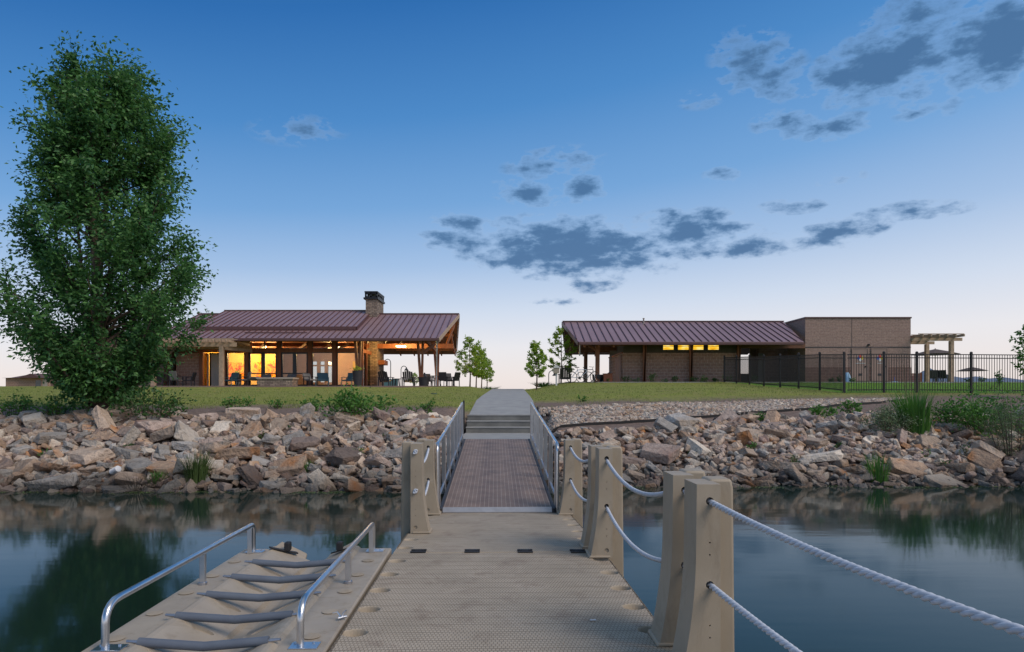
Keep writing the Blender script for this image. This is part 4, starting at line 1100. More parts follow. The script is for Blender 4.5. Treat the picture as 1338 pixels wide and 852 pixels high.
# glazed wall
WD = 47.0
cols = [263.5,293.7,322.7,364.9,405.4,437.7,472]
cx = [X(c, WD) for c in cols]
for c in cx:
    b = MB(); b.box(c-.14, c+.14, WD-.14, WD+.14, PZ, rz(WD)-.25); part(b, 'timber_column', M['timber'], lb, bevel=.015)
b = MB(); zb = Z(460, WD); zt = Z(456, WD)
for c0, c1 in zip(cx, cx[1:]): b.box(c0+.14, c1-.14, WD-.1, WD+.1, zb-.02, zb+.22)
part(b, 'header_beam', M['timber'], lb)
b = MB(); b.box(cx[0]-2.2, cx[-1]+.2, WD-.12, WD+.12, rz(WD)-.42, rz(WD)-.2); part(b, 'wall_plate', M['timber'], lb)
for i, (c0, c1) in enumerate(zip(cx, cx[1:])):
    if i == 0: continue
    # transom
    ft = MB(); x0, x1, z0, z1 = c0+.14, c1-.14, zb+.22, rz(WD)-.42
    for q in ((x0,x0+.05,z0,z1),(x1-.05,x1,z0,z1),(x0+.05,x1-.05,z0,z0+.05),(x0+.05,x1-.05,z1-.05,z1)): ft.box(q[0],q[1],WD-.05,WD+.05,q[2],q[3])
    if i in (1,2): xm = (x0+x1)/2+.1; ft.box(xm-.025,xm+.025,WD-.05,WD+.05,z0+.05,z1-.05)
    wdo = part(ft, 'transom_window', M['frame_dark'], lb)
    gb = MB(); gb.box(x0+.03,x1-.03,WD-.006,WD+.006,z0+.03,z1-.03); part(gb, 'pane', M['glass'], wdo)
    z0, z1 = PZ+.02, zb-.02
    ft = MB()
    th = .11 if i in (2,3) else .05
    for q in ((x0,x0+th,z0,z1),(x1-th,x1,z0,z1),(x0+th,x1-th,z0,z0+.12),(x0+th,x1-th,z1-th,z1)): ft.box(q[0],q[1],WD-.045,WD+.045,q[2],q[3])
    if i in (2,3):
        xm = (x0+x1)/2; ft.box(xm-.13,xm+.13,WD-.05,WD+.05,z0+.12,z1-th); ft.box(x0+th,xm-.13,WD-.03,WD+.03,z0+.85,z0+.93); ft.box(xm+.13,x1-th,WD-.03,WD+.03,z0+.85,z0+.93)
    o = part(ft, 'double_door' if i in (2,3) else 'window', M['frame_dark'], lb)
    gb = MB(); gb.box(x0+.04,x1-.04,WD-.006,WD+.006,z0+.1,z1-.04); part(gb, 'pane', M['glass'], o)
# right side wall of the hall (glass between timber) back to the chimney
b = MB()
for D in (48.4,): b.box(cx[-1]-.1, cx[-1]+.1, D-.09, D+.09, PZ, rz(D)-.25)
b.box(cx[-1]-.09,cx[-1]+.09,WD+.14,50,zb-.02,zb+.22)
part(b, 'side_column', M['timber'], lb)
b = MB(); b.box(cx[-1]-.006,cx[-1]+.006,WD+.14,50,PZ,zb); part(b, 'side_pane', M['glass'], lb)
# interior
b = MB(); b.box(cx[0]-.5,cx[-1],56.9,57.1,PZ,4.9); 
b = MB()
zT = 5.5
wins = [(X(400,57),X(441,57))]
b.box(cx[0]-.6,X(404,57),56.9,57.05,PZ,zT); b.box(X(442,57),-10.75,56.9,57.05,PZ,zT); b.box(X(404,57),X(442,57),56.9,57.05,4.75,zT)
for a_ in (404,414.5,424.5,434): b.box(X(a_,57),X(a_,57)+.28,56.88,57.07,PZ,4.75)
b.box(X(404,57),X(442,57),56.9,57.05,4.35,4.47); b.box(X(404,57),X(442,57),56.9,57.05,PZ,PZ+.5)
part(b, 'back_wall', M['salmon'], lb)
b = MB(); b.box(X(404,57),X(442,57),56.97,56.98,PZ+.4,4.75); part(b, 'rear_glazing', M['glass'], lb)
b = MB(); b.box(-10.80,-10.70,52.6,57,PZ,5.9); part(b, 'timber_side_wall', M['timber'], lb)
xp = X(366,50.5)
b = MB(); b.box(cx[0],xp,50.5,50.65,PZ,5.25); part(b, 'inner_wall', M['yellow_wall'], lb)
b = MB(); b.box(cx[0]-.1,cx[0],WD+.14,57,PZ,6.0); part(b, 'end_wall', M['yellow_wall'], lb)
b = MB(); b.box(X(441,52),X(466,52),52,52.15,PZ,5.2); part(b, 'salmon_screen_wall', M['salmon'], lb)
b = MB(); b.box(X(461,51.9),X(468,51.9),51.9,51.95,PZ+.9,4.5); part(b, 'yellow_wall_panel', M['yellow_wall'], lb)
for a_, c_, z0, z1, nm in ((296,322,3.1,4.35,'wide'),(331,341,3.1,4.4,'narrow'),(348,360,3.2,4.5,'tall')):
    b = MB(); b.box(X(a_,50.4),X(c_,50.4),50.42,50.48,z0,z1); part(b, 'wall_art', M['art'], lb)
b = MB(); b.box(cx[0],cx[-1],WD+.2,57,5.70,5.74); part(b, 'inner_ceiling', M['timber'], lb)
for D in (48.2,49.6,51.5,53.5):
    b = MB(); b.bar((cx[0],D,5.5),(cx[-1],D,5.5),.16,.26); part(b, 'ceiling_beam', M['timber'], lb)
for a_ in (330,352,405,436,458):
    b = MB(); b.bar((X(a_,48),WD+.3,5.5),(X(a_,48)-1.1,WD+1.9,5.2),.12,.2); part(b, 'brace', M['timber'], lb)
EX = MB(); EX.box(-.10,.10,-.02,.02,-.05,.05)
b = MB(); b.box(X(409,49.9),X(411.5,49.9),49.9,49.94,Z(453.5,49.9),Z(451,49.9)); part(b, 'green_exit_light', M['exit'], lb)
# left service part
bx0, bx1 = X(66,46), X(262,46)
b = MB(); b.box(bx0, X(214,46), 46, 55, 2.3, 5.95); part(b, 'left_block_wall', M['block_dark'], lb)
b = MB(); b.box(bx0-.05, X(214,46)+.05, 45.95, 55.05, 5.95, 6.05); part(b, 'parapet_cap', M['roof_trim'], lb)
b = MB(); b.box(X(214,47)+.9, cx[0]-.14, WD-.1, WD+.2, PZ, Z(460,47)-.1); part(b, 'patio_wall', M['block'], lb)
b = MB(); b.box(X(205,47)+.2, X(223.5,47), WD-.16, WD-.09, Z(488,47), Z(464,47)); o = part(b, 'grey_window', M['frame_dark'], lb)
b = MB(); b.box(X(205,47)+.28, X(223.5,47)-.08, WD-.18, WD-.155, Z(488,47)+.08, Z(464,47)-.08); part(b, 'pane', M['greyglass'], o)
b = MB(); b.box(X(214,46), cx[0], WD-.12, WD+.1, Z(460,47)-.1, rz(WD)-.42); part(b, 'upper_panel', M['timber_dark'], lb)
b = MB(); b.box(cx[0]+.14, cx[1]-.14, WD+.9, WD+1.0, PZ, zb); part(b, 'entry_back', M['charcoal'], lb)
b = MB(); b.box(X(272,47.4), X(274,47.4), WD+.2, WD+.3, PZ, zb-.1); b.box(X(275,46.6), X(290,46.6), WD-.3, WD-.24, PZ+.02, zb-.15); part(b, 'entry_door', M['beige'], lb)
# chimney
ch = MB(); ch.box(-10.72,-9.90,50,52.6,PZ,Z(390,50)); chim = part(ch, 'chimney', M['stone'], lb, bevel=.01)
b = MB(); b.box(-10.86,-9.80,49.9,52.7,Z(391,50),Z(389.5,50)+.05); part(b, 'chimney_flashing', M['black'], chim)
b = MB(); zc0, zc1 = Z(389.5,50)+.05, Z(381,50)
for xx in (-10.78,-9.98):
    for yy in (50.0,50.85,51.7,52.5): b.box(xx, xx+.12, yy, yy+.12, zc0, zc1-.06)
b.box(-10.40,-10.28,50,50.1,zc0,zc1-.06); b.box(-10.80,-9.84,49.96,52.66,zc1-.07,zc1+.03)
b.box(-10.78,-9.86,50.0,50.1,zc0,zc0+.1); b.box(-10.78,-9.86,50.0,50.1,zc1-.16,zc1-.07); b.box(-9.96,-9.86,50.1,52.6,zc0,zc0+.1); b.box(-9.96,-9.86,50.1,52.6,zc1-.16,zc1-.07)
part(b, 'chimney_cap', M['black'], chim)
b = MB(); b.box(-9.90,-9.45,50.5,52.0,Z(476,50),Z(470,50)); part(b, 'mantel', M['timber'], lb, bevel=.02)
# pavilion posts: a pair of splayed timbers, front and back
def vpost(x, D, top, nm='pavilion_post', sp=.22):
    b = MB(); b.bar((x-.0,D,PZ),(x-sp,D,top),.16,.2,up=(0,1,0)); b.bar((x+.05,D+.01,PZ),(x+sp*.55,D+.01,top),.14,.2,up=(0,1,0)); part(b, nm, M['timber'], lb)
vpost(-6.05,45.4,5.6); vpost(-6.1,55.6,5.6); vpost(X(468.5,45.2),45.2,5.6)
b = MB(); b.bar((-6.0,45.4,4.7),(-4.9,46.4,5.7),.14,.2); b.bar((X(556,45.4),45.3,5.6),(X(569,46),46.6,4.9),.16,.2); b.bar((-4.85,50.3,5.6),(-4.3,50.9,7.2),.12,.16); b.bar((-4.7,50.6,7.4),(-4.6,54.5,5.3),.12,.16); part(b, 'knee_brace', M['timber'], lb)
b = MB(); b.tube([(-4.85,43.95,5.45),(-4.85,44.05,5.2),(-4.88,44.15,PZ)], .05, 8); part(b, 'downspout', M['alu_dull'], lb, smooth=True)
# lights that are on
def lamp(name, loc, power, col=(1,.62,.22), r=.15):
    d = bpy.data.lights.new(name, 'POINT'); d.energy = power; d.color = col; d.shadow_soft_size = r; o = bpy.data.objects.new(name, d); COL.objects.link(o); o.location = loc; return o
pl = empty('pendant_light', (X(524,48.5),48.5,5.5), 0, 'glowing rectangular lantern hung under the open pavilion roof', 'lamp')
b = MB(); b.box(-.32,.32,-.25,.25,-.14,-.06); b.build('glowing_shade', M['lamp'], pl, bevel=.02)
b = MB(); b.tube([(0,0,-.06),(0,0,1.0)], .015, 6); b.box(-.36,.36,-.28,.28,-.06,-.03); b.build('hanger', M['black'], pl)
l_ = lamp('pavilion_lamp', (X(524,48.5),48.5,5.75), 600); l_.parent = pl; l_.location = (0,0,.28)
chd = None
for a_, D, zz, lb_ in ((446,48.8,5.35,'small chandelier of glowing globes behind the right transom windows'),(430,50,5.3,'glowing ceiling lamp left of the chandelier inside the hall'),(344,48.6,5.3,'warm ceiling lamp behind the transom above the left double door')):
    x = X(a_, D)
    c = empty('interior_lamp', (x, D, zz), 0, lb_, 'lamp', 'lamps glowing inside the clubhouse')
    for k in range(5):
        b = MB(); r_ = .16; b.lathe([(.01,-.07),(.06,-.04),(.075,0),(.06,.04),(.01,.07)], (r_*cos(k*1.257), r_*sin(k*1.257), 0 if k % 2 else .08), 10); b.build('globe', M['lamp'], c, smooth='all')
    b = MB(); b.tube([(0,0,0),(0,0,.45)], .02, 6)
    for k in range(5): b.tube([(0,0,.12),(.16*cos(k*1.257),.16*sin(k*1.257),.05)], .012, 5)
    b.build('lamp_arms', M['black'], c)
    q = lamp('lamp_light', (0,0,-.2), 150); q.parent = c
for x_, D_, pw in ((X(330,49),49.0,170),(X(355,49.3),49.3,130),(X(305,48.9),48.9,160)):
    q = lamp('downlight', (x_, D_, 4.95), pw, (1,.66,.26), .25)
    b = MB(); b.lathe([(.10,0),(.12,.04),(.12,.10)], (0,0,0), 12); o = b.build('recessed_lamp', M['lamp'], smooth=True); o.location = (x_, D_, 5.2); tag(o, 'round ceiling lamp lighting the yellow wall, '+('leftmost' if x_ < -19.5 else 'middle' if x_ < -18.3 else 'rightmost')+' of three', 'lamp', 'ceiling lamps over the yellow wall'); q.parent = o; q.location = (0,0,-.25)
q = lamp('hall_lamp', (X(425,53),53,4.9), 160, (1,.75,.5), .3)
# pergola in front of the left wall
pg = empty('timber_pergola', (-20.5,44.5,PZ), 0, 'pale timber pergola over the patio at the left end of the clubhouse', 'pergola')
for x_, D_ in ((X(289.6,43.6),43.6),(-22.9,43.6),(X(200,45.9)-.2,45.9)):
    b = MB(); b.box(x_-.13, x_+.13, D_-.13, D_+.13, PZ, 5.05); part(b, 'post', M['pale_timber'], pg, bevel=.015)
for D_ in (43.6,46.2):
    b = MB(); b.bar((-24.3,D_,5.16),(-17.6,D_,5.16),.1,.26); part(b, 'main_beam', M['pale_timber'], pg)
x_ = -24.2; k = 0
while x_ < -17.7:
    b = MB(); b.bar((x_,42.7,5.36),(x_,46.5,5.36),.06,.16); part(b, 'rafter', M['pale_timber'], pg); x_ += .42
for D_ in (42.9,43.5,44.1,44.7,45.3,45.9):
    b = MB(); b.bar((-24.4,D_,5.475),(-17.5,D_,5.475),.05,.05); part(b, 'purlin_slat', M['pale_timber'], pg)
b = MB(); b.bar((X(290,43.6),43.6,4.95),(X(318,44.2)-.1,45.9,4.9),.09,.2); part(b, 'side_beam', M['pale_timber'], pg)

# ------------------------------------------------------------------ patio furniture
def patio_chair(name, loc, rz_, label, group, m1, m2, cush=True, w=.62, hb=.85):
    r = empty(name, loc, rz_, label, 'chair', group)
    b = MB(); b.box(-w/2,w/2,-.28,.28,.36,.46 if cush else .41); b.build('seat', m2, r, bevel=.03 if cush else .008)
    b = MB(); b.add([(-w/2,.24,.42),(w/2,.24,.42),(w/2,.40,hb),(-w/2,.40,hb),(-w/2,.32,.40),(w/2,.32,.40),(w/2,.47,hb-.02),(-w/2,.47,hb-.02)], [(0,1,2,3),(7,6,5,4),(0,4,5,1),(1,5,6,2),(2,6,7,3),(3,7,4,0)]); b.build('backrest', m2, r, bevel=.03 if cush else .008)
    for sx in (-1, 1):
        b = MB(); b.bar((sx*(w/2+.03),-.28,.60),(sx*(w/2+.03),.38,.62),.06,.035); b.build('armrest', m1, r, bevel=.008)
        for yy in (-.26,.30):
            b = MB(); b.bar((sx*(w/2+.03),yy,0),(sx*(w/2+.03),yy*.95,.60),.04,.04,up=(0,1,0)); b.build('leg', m1, r)
    return r
def adirondack(loc, rz_, label, m, group='slatted armchairs by the hearth'):
    r = empty('slatted_armchair', loc, rz_, label, 'chair', group)
    for k in range(5):
        b = MB(); x = -.26+.13*k; b.bar((x,.20,.30),(x,.55,1.0-.04*abs(k-2)),.115,.02,up=(0,1,0)); b.build('back_slat', m, r)
    b = MB(); b.add([(-.30,-.35,.40),(.30,-.35,.40),(.30,.25,.28),(-.30,.25,.28),(-.30,-.35,.37),(.30,-.35,.37),(.30,.25,.25),(-.30,.25,.25)], [(0,1,2,3),(7,6,5,4),(0,4,5,1),(1,5,6,2),(2,6,7,3),(3,7,4,0)]); b.build('seat', m, r)
    for sx in (-1, 1):
        b = MB(); b.box(sx*.30, sx*.44, -.40, .36, .56, .59); b.build('armrest', m, r, bevel=.01)
        b = MB(); b.box(sx*.33, sx*.38, -.36, -.27, 0, .56); b.build('leg', m, r)
        b = MB(); b.box(sx*.33, sx*.38, .28, .36, 0, .56); b.build('leg', m, r)
    return r
def table(loc, label, m, rx=.45, h=.72, group=None, name='patio_table'):
    r = empty(name, loc, 0, label, 'table', group)
    b = MB(); b.lathe([(rx,h-.04),(rx,h)], (0,0,0), 20); b.build('tabletop', m, r)
    for k in range(4):
        a = k*pi/2+.78; b = MB(); b.bar((.7*rx*cos(a),.7*rx*sin(a),0),(.5*rx*cos(a),.5*rx*sin(a),h-.04),.04,.04,up=(0,1,0)); b.build('leg', m, r)
    return r
GC = 'cushioned armchairs around the fire pit'
def at(px, D): return (X(px, D), D, PZ)
patio_chair('cushioned_armchair', at(318,44.6), -.9, 'grey cushioned armchair facing right at the left of the fire pit', GC, M['black'], M['greyfab'], hb=.95)
patio_chair('cushioned_armchair', at(346,46.0), 0, 'grey cushioned armchair behind the left half of the fire pit', GC, M['black'], M['greyfab'])
patio_chair('cushioned_armchair', at(379,46.0), 0, 'grey cushioned armchair behind the right half of the fire pit', GC, M['black'], M['greyfab'])
patio_chair('cushioned_armchair', at(406,44.6), 1.0, 'grey cushioned armchair facing left at the right of the fire pit', GC, M['black'], M['greyfab'])
patio_chair('cushioned_armchair', at(330,44.4), -2.6, 'low grey armchair between the left armchair and the fire pit', GC, M['black'], M['greyfab'], hb=.6)
for px, r_, lb_ in ((421,.2,'pale teal armchair seen through the glass bay right of the fire pit'),(456,-.4,'pale teal armchair just left of the tall dark planter'),(301,-.5,'teal armchair beside the pergola post')):
    patio_chair('teal_armchair', at(px,46.1), r_, lb_, 'teal armchairs on the patio', M['teal'], M['teal'], w=.75, hb=.95)
# fire pit
fp = empty('fire_pit', at(363,44.0), 0, 'low rectangular stone fire pit with pale stone cap on the patio', 'fire pit')
b = MB(); b.box(-1.12,1.12,-.55,.55,0,.44); b.build('stone_base', M['stone'], fp)
b = MB(); b.box(-1.18,1.18,-.61,.61,.44,.54); b.build('cap', M['beige'], fp, bevel=.015)
b = MB(); b.box(-.7,.7,-.2,.2,.542,.56); b.build('burner_tray', M['charcoal'], fp)
def planter(name, px, D, r0, r1, h, label, plant=True):
    r = empty(name, at(px, D) if D < 60 else at(px, D), 0, label, 'planter')
    b = MB(); b.lathe([(r0,0),((r0+r1)/2*1.04,h*.5),(r1,h*.93),(r1+.02,h),(r1-.04,h),(r1-.06,h*.9)], (0,0,0), 20); b.build('pot', M['charcoal'], r, smooth=True)
    if plant:
        rnd = random.Random(int(px)); P = [(rnd.gauss(0,r1*.5), rnd.gauss(0,r1*.5), h+abs(rnd.gauss(0,.12))) for _ in range(60)]
        leaf_obj('plant', P, [(rnd.gauss(0,1), rnd.gauss(0,1), 1) for _ in P], .14, M['leaf_young'], r)
    return r
planter('tall_planter', 467.5, 44.2, .22, .34, 1.0, 'tall dark planter in front of the splayed post at the hall corner')
planter('bowl_planter', 554, 44.4, .26, .37, .58, 'wide dark bowl planter beside the pavilion post', False)
# side table with dining set at the far left under the pergola
table(at(222,45.0), 'patio table under the pergola near the block wall', M['charcoal'], .65, .75)
patio_chair('mesh_chair', at(231,44.2), 3.0, 'grey mesh chair with its back to the lake at the pergola table', 'mesh chairs at the pergola table', M['charcoal'], M['greyfab'], False, .5, .95)
patio_chair('mesh_chair', at(246,44.9), -1.5, 'dark chair at the right side of the pergola table', 'mesh chairs at the pergola table', M['charcoal'], M['charcoal'], False, .5, .92)
patio_chair('mesh_chair', at(213,44.4), 2.8, 'dark chair at the left side of the pergola table', 'mesh chairs at the pergola table', M['charcoal'], M['charcoal'], False, .5, .85)
# lamp lit shrub in pot inside the left window
planter('indoor_plant_pot', 311, 47.8, .18, .24, .9, 'potted dark plant behind the left window pane')
# pavilion furniture
for px, D, rz_, lb_ in ((504,44.6,2.9,'slatted dark armchair just right of the stone hearth, turned slightly'),(534,44.7,3.14,'slatted dark armchair with its back to the lake in the middle of the pavilion')):
    adirondack(at(px, D), rz_, lb_, M['charcoal'])
table(at(519,44.9), 'low dark side table between the two slatted armchairs', M['charcoal'], .3, .5)
GD = 'dark dining chairs around the pavilion tables'
for px, D, rz_, lb_ in ((558,48.0,.2,'dark dining chair behind the bowl planter'),(563,46,1.6,'dark dining chair between the bowl planter and the downspout'),(580,45.2,3.0,'dark dining chair right of the downspout, seen from behind'),(587,46.8,.4,'dark dining chair behind the one right of the downspout'),(592,45.4,-2.2,'rightmost dark dining chair at the pavilion edge'),(549,48.5,-.5,'dark dining chair left of the pavilion post')):
    patio_chair('dining_chair', at(px, D), rz_, lb_, GD, M['charcoal'], M['charcoal'], False, .52, .93)
table(at(570,46.8), 'dark round table left of the rightmost dining chairs', M['charcoal'], .6, .74)
table(at(555,49.5), 'dark round table behind the bowl planter', M['charcoal'], .6, .74)
# pole lamps beyond
def pole_lamp(px, D, topy, flip, label):
    x = X(px, D); z = ground(x, D); H = Z(topy, D)-z
    r = empty('pole_lamp', (x, D, z), 0, label, 'street lamp', 'gooseneck lamps beyond the buildings')
    b = MB(); pts = [(0,0,-.1),(0,0,H-.35)]+[(flip*.28*(1-cos(t)), 0, H-.35+.33*sin(t)) for t in (.5,1,1.57,2.1,2.6)]; b.tube(pts, .035, 7); b.build('pole', M['black'], r, smooth=True)
    b = MB(); ex = flip*.28*(1-cos(2.6)); b.lathe([(.03,H-.12),(.06,H-.22),(.20,H-.42),(.24,H-.46)], (ex,0,0), 14); b.build('bell_shade', M['black'], r, smooth=True)
    return r
pole_lamp(510.5, 62, 469, -1, 'gooseneck lamp right of the hearth, nearest the stone column')
pole_lamp(524, 66, 478, 1, 'gooseneck lamp further right under the pavilion roof, behind the armchair')
pole_lamp(717, 58, 484, 1, 'slim lamp pole behind the round young tree right of the path')
b = MB(); x_, D_ = X(508,70), 70; b.box(-.9,.9,-.03,.03,.5,2.1); b.tube([(-.8,0,-1),(-.8,0,.5)],.04,6); b.tube([(.8,0,-1),(.8,0,.5)],.04,6)
sgn = empty('teal_banner', (x_, D_, 2.0), 0, 'teal banner on two posts far behind the pavilion', 'banner')
q = MB(); q.box(-.95,.95,-.03,.03,.15,1.6); q.build('panel', M['teal'], sgn, bevel=.01)
q = MB(); q.tube([(-.85,0,-.9),(-.85,0,1.6)],.04,6); q.tube([(.85,0,-.9),(.85,0,1.6)],.04,6); q.build('banner_posts', M['black'], sgn)
q = MB(); q.lathe([(.12,0),(.14,.03),(.14,.035)], (0,0,0), 16); o = q.build('valve_lid', M['teal']); o.location = G(567,515); tag(o, 'small green valve cover flush in the left lawn', 'lid')

# ------------------------------------------------------------------ RIGHT BUILDING
RZ = 2.76
rb = empty('bathhouse', (12,47,RZ), 0, 'low block building with plum roof and four small lit windows, beside a taller wing', 'building')
gable_roof(rb, 4.10, 17.95, .75, .62, 42, 47, 52, 5.22, 6.98, seam=.45)
b = MB(); b.box(4.10,17.95,41.9,42.0,5.02,5.19); part(b, 'gutter', M['roof_trim'], rb, bevel=.02)
b = MB(); b.bar((3.48,47,7.02),(18.7,47,7.02),.2,.06); part(b, 'ridge_cap', M['roof_trim'], rb)
b = MB(); b.bar((4.06,42,5.10),(3.44,47,6.88),.05,.22); b.bar((3.44,47,6.88),(4.06,52,5.10),.05,.22); part(b, 'rake_board', M['roof_trim'], rb)
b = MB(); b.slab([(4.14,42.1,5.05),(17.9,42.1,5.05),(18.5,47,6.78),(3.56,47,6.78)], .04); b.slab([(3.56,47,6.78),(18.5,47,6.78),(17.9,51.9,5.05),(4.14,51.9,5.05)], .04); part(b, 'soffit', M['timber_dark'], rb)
x_ = 4.5
while x_ < 7.2:
    b = MB(); b.bar((x_,42.15,4.95),(x_,47,6.66),.09,.16); b.bar((x_,47,6.66),(x_,51.8,4.95),.09,.16); part(b, 'rafter', M['timber'], rb); x_ += .9
for D_ in (43.6,50.3):
    b = MB(); b.bar((4.2,D_,5.22),(7.3,D_,5.22),.14,.26); part(b, 'purlin', M['timber'], rb)
b = MB(); b.bar((4.0,47,5.15),(7.2,47,5.15),.16,.28); part(b, 'tie_beam', M['timber'], rb)
b = MB(); b.lathe([(.05,0),(.05,.5),(.07,.5),(.07,.56)], (X(841,46.3),46.3,6.6), 10); part(b, 'vent_pipe', M['beige'], rb, smooth=True)
# slab
b = MB(); b.box(3.4,32,42.6,56,2.2,RZ); part(b, 'floor_slab', M['concrete'], rb)
wl = X(814.4,44); wr = X(965,44)
b = MB(); b.box(wl, wr, 44, 50.5, RZ-.3, Z(461,44)); part(b, 'block_wall', M['block'], rb)
b = MB(); b.box(wl+.02, wr-.02, 44.03, 50.4, Z(461,44), 5.35); part(b, 'upper_wall', M['olive'], rb)
b = MB(); b.box(wl-.06, wl+.02, 44.3, 50.4, Z(461,44), Z(461,44)+.08); b.box(wl-.03, wl, 44.8, 47.2, RZ, RZ+1.75); part(b, 'side_shutter', M['timber'], rb)
for i, (a_, c_) in enumerate(((866.4,880),(885.8,899.6),(905.5,919),(925,939))):
    x0, x1 = X(a_,44), X(c_,44); z0, z1 = Z(457,44), Z(448,44)
    f_ = MB()
    for q in ((x0-.06,x0,z0-.06,z1+.06),(x1,x1+.06,z0-.06,z1+.06),(x0,x1,z0-.06,z0),(x0,x1,z1,z1+.06)): f_.box(q[0],q[1],43.96,44.03,q[2],q[3])
    wf = part(f_, 'high_window', M['frame_dark'], rb); q = MB(); q.box(x0,x1,43.985,44.02,z0,z1); part(q, 'lit_pane', M['win_lit'], wf)
    q = MB(); q.box(x0,x1,43.975,43.985,z0+.20,z0+.225); part(q, 'glazing_bar', M['yellow'], wf)
for a_ in (842,903,965.5):
    x_ = X(a_,43.7); b = MB(); b.bar((x_,43.75,RZ-.3),(x_,43.75,5.6),.17,.2,up=(0,1,0)); b.bar((x_-.02,43.7,RZ),(x_+.09,43.7,5.3),.1,.1,up=(0,1,0)); part(b, 'timber_column', M['timber'], rb)
for x_, D_ in ((5.42,43.4),(5.42,50.4)):
    b = MB(); b.bar((x_,D_,RZ-.3),(x_+.03,D_,5.5),.26,.24,up=(0,1,0)); part(b, 'pavilion_post', M['timber'], rb, bevel=.02)
b = MB(); b.bar((5.4,43.4,4.75),(4.6,43.4,5.3),.12,.16); part(b, 'knee_brace', M['timber'], rb)
b = MB(); b.tube([(4.15,41.98,5.1),(4.17,42.05,4.9),(4.17,42.1,4.35)], .04, 8); part(b, 'downspout', M['alu_dull'], rb, smooth=True)
# breezeway and recessed wall
b = MB(); b.box(X(980,49),X(990,49),49,49.15,RZ,5.3); part(b, 'breezeway_wall', M['beige'], rb)
b = MB(); b.box(X(965,50),X(981,50),50,50.06,RZ,RZ+.75); part(b, 'breezeway_gate', M['frame_dark'], rb)
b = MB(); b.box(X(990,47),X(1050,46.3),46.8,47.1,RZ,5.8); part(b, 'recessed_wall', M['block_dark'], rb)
b = MB(); b.box(X(991,46.7),X(998,46.7),46.72,46.79,RZ,RZ+2.05); o = part(b, 'grey_door', M['greyfab'], rb)
b = MB(); b.box(X(1031,46.7),X(1037,46.7),46.68,46.79,Z(488,46.7),Z(475,46.7)); part(b, 'wall_cabinet', M['white'], rb, bevel=.01)
b = MB(); b.box(wr,18.85,43.9,44.1,4.95,5.25); part(b, 'breezeway_beam', M['timber_dark'], rb)
# tall block
tx0, tx1 = 18.9, X(1190,44); tz = Z(416,44)
b = MB(); b.box(tx0, tx1, 44, 52, 2.3, tz); part(b, 'tall_block', M['block_fine'], rb)
b = MB(); b.box(tx0-.04, tx1+.04, 43.95, 52.05, tz, tz+.09); part(b, 'parapet_cap', M['roof_trim'], rb)
b = MB(); b.box(tx0-.012, tx1+.012, 43.985, 44.0, Z(454.3,44), Z(453,44)); b.box(X(1113,44)-.01, X(1113,44)+.01, 43.99, 44.0, Z(453,44), tz); part(b, 'control_joint', M['charcoal'], rb)
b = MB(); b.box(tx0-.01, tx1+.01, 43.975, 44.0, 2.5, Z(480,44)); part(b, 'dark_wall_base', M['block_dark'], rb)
for a_, c_, nm in ((1113.5,1133,'left'),(1139,1158.5,'right')):
    x0, x1 = X(a_,44), X(c_,44); zt = Z(455.5,44)
    f_ = MB(); f_.box(x0-.05,x0,43.93,43.975,2.85,zt+.05); f_.box(x1,x1+.05,43.93,43.975,2.85,zt+.05); f_.box(x0,x1,43.93,43.975,zt,zt+.05); f_.box(x0,x1,43.955,43.985,2.85,zt)
    dr = part(f_, 'service_door', M['doorpaint'], rb)
    xm = x0+.52*(x1-x0); zc = Z(468,44); s_ = .115
    for (dx, dz, mm) in ((0,s_,'red'),(-s_,0,'blue'),(s_,0,'yellow'),(0,-s_,'white')):
        q = MB(); c0 = (xm+dx, zc+dz); q.add([(c0[0],43.945,c0[1]+s_),(c0[0]+s_,43.945,c0[1]),(c0[0],43.945,c0[1]-s_),(c0[0]-s_,43.945,c0[1]),(c0[0],43.953,c0[1]+s_),(c0[0]+s_,43.953,c0[1]),(c0[0],43.953,c0[1]-s_),(c0[0]-s_,43.953,c0[1])], [(0,1,2,3),(7,6,5,4),(0,4,5,1),(1,5,6,2),(2,6,7,3),(3,7,4,0)])
        part(q, 'hazard_diamond', M[mm], dr)
    q = MB(); wq = .30 if nm == 'left' else .14
    k = -wq
    while k < wq: q.box(xm+k, xm+k+.028, 43.945, 43.953, zc-.36, zc-.31); k += .042
    part(q, 'sign_lettering', M['white'], dr)
    q = MB(); q.box(x1-.16,x1-.10,43.90,43.95,Z(480,44),Z(478,44)); part(q, 'handle', M['black'], dr)
    q = MB(); q.box(xm-.12,xm+.12,43.94,43.953,Z(491,44),Z(488,44)); part(q, 'louvre', M['charcoal'], dr)
b = MB(); b.box(X(1133.5,44),X(1135.5,44),43.85,44.0,Z(452,44),Z(449.5,44)); part(b, 'wall_light', M['black'], rb, bevel=.01)
b = MB(); b.lathe([(.10,0),(.10,.03)], (X(1168,43.9),43.6,2.78), 12); 
ut = empty('hose_bibb', (X(1168.5,43.7),43.7,2.78), 0, 'small bright blue pipe standing by the tall block wall', 'pipe')
q = MB(); q.tube([(0,0,-.05),(0,0,.32)], .03, 8); q.build('riser_pipe', M['blue'], ut); q = MB(); q.box(-.16,.16,-.1,.1,-.02,.03); q.build('base', M['bluelight'], ut)
q = MB(); q.lathe([(.20,0),(.22,.25),(.15,.5),(.10,.62)], (0,0,0), 12); o = q.build('blue_bag', M['bluelight'], smooth=True); o.location = (X(1107,43.3),43.3,2.75); tag(o, 'pale blue bundle leaning by the tall block near the fence corner', 'bag')
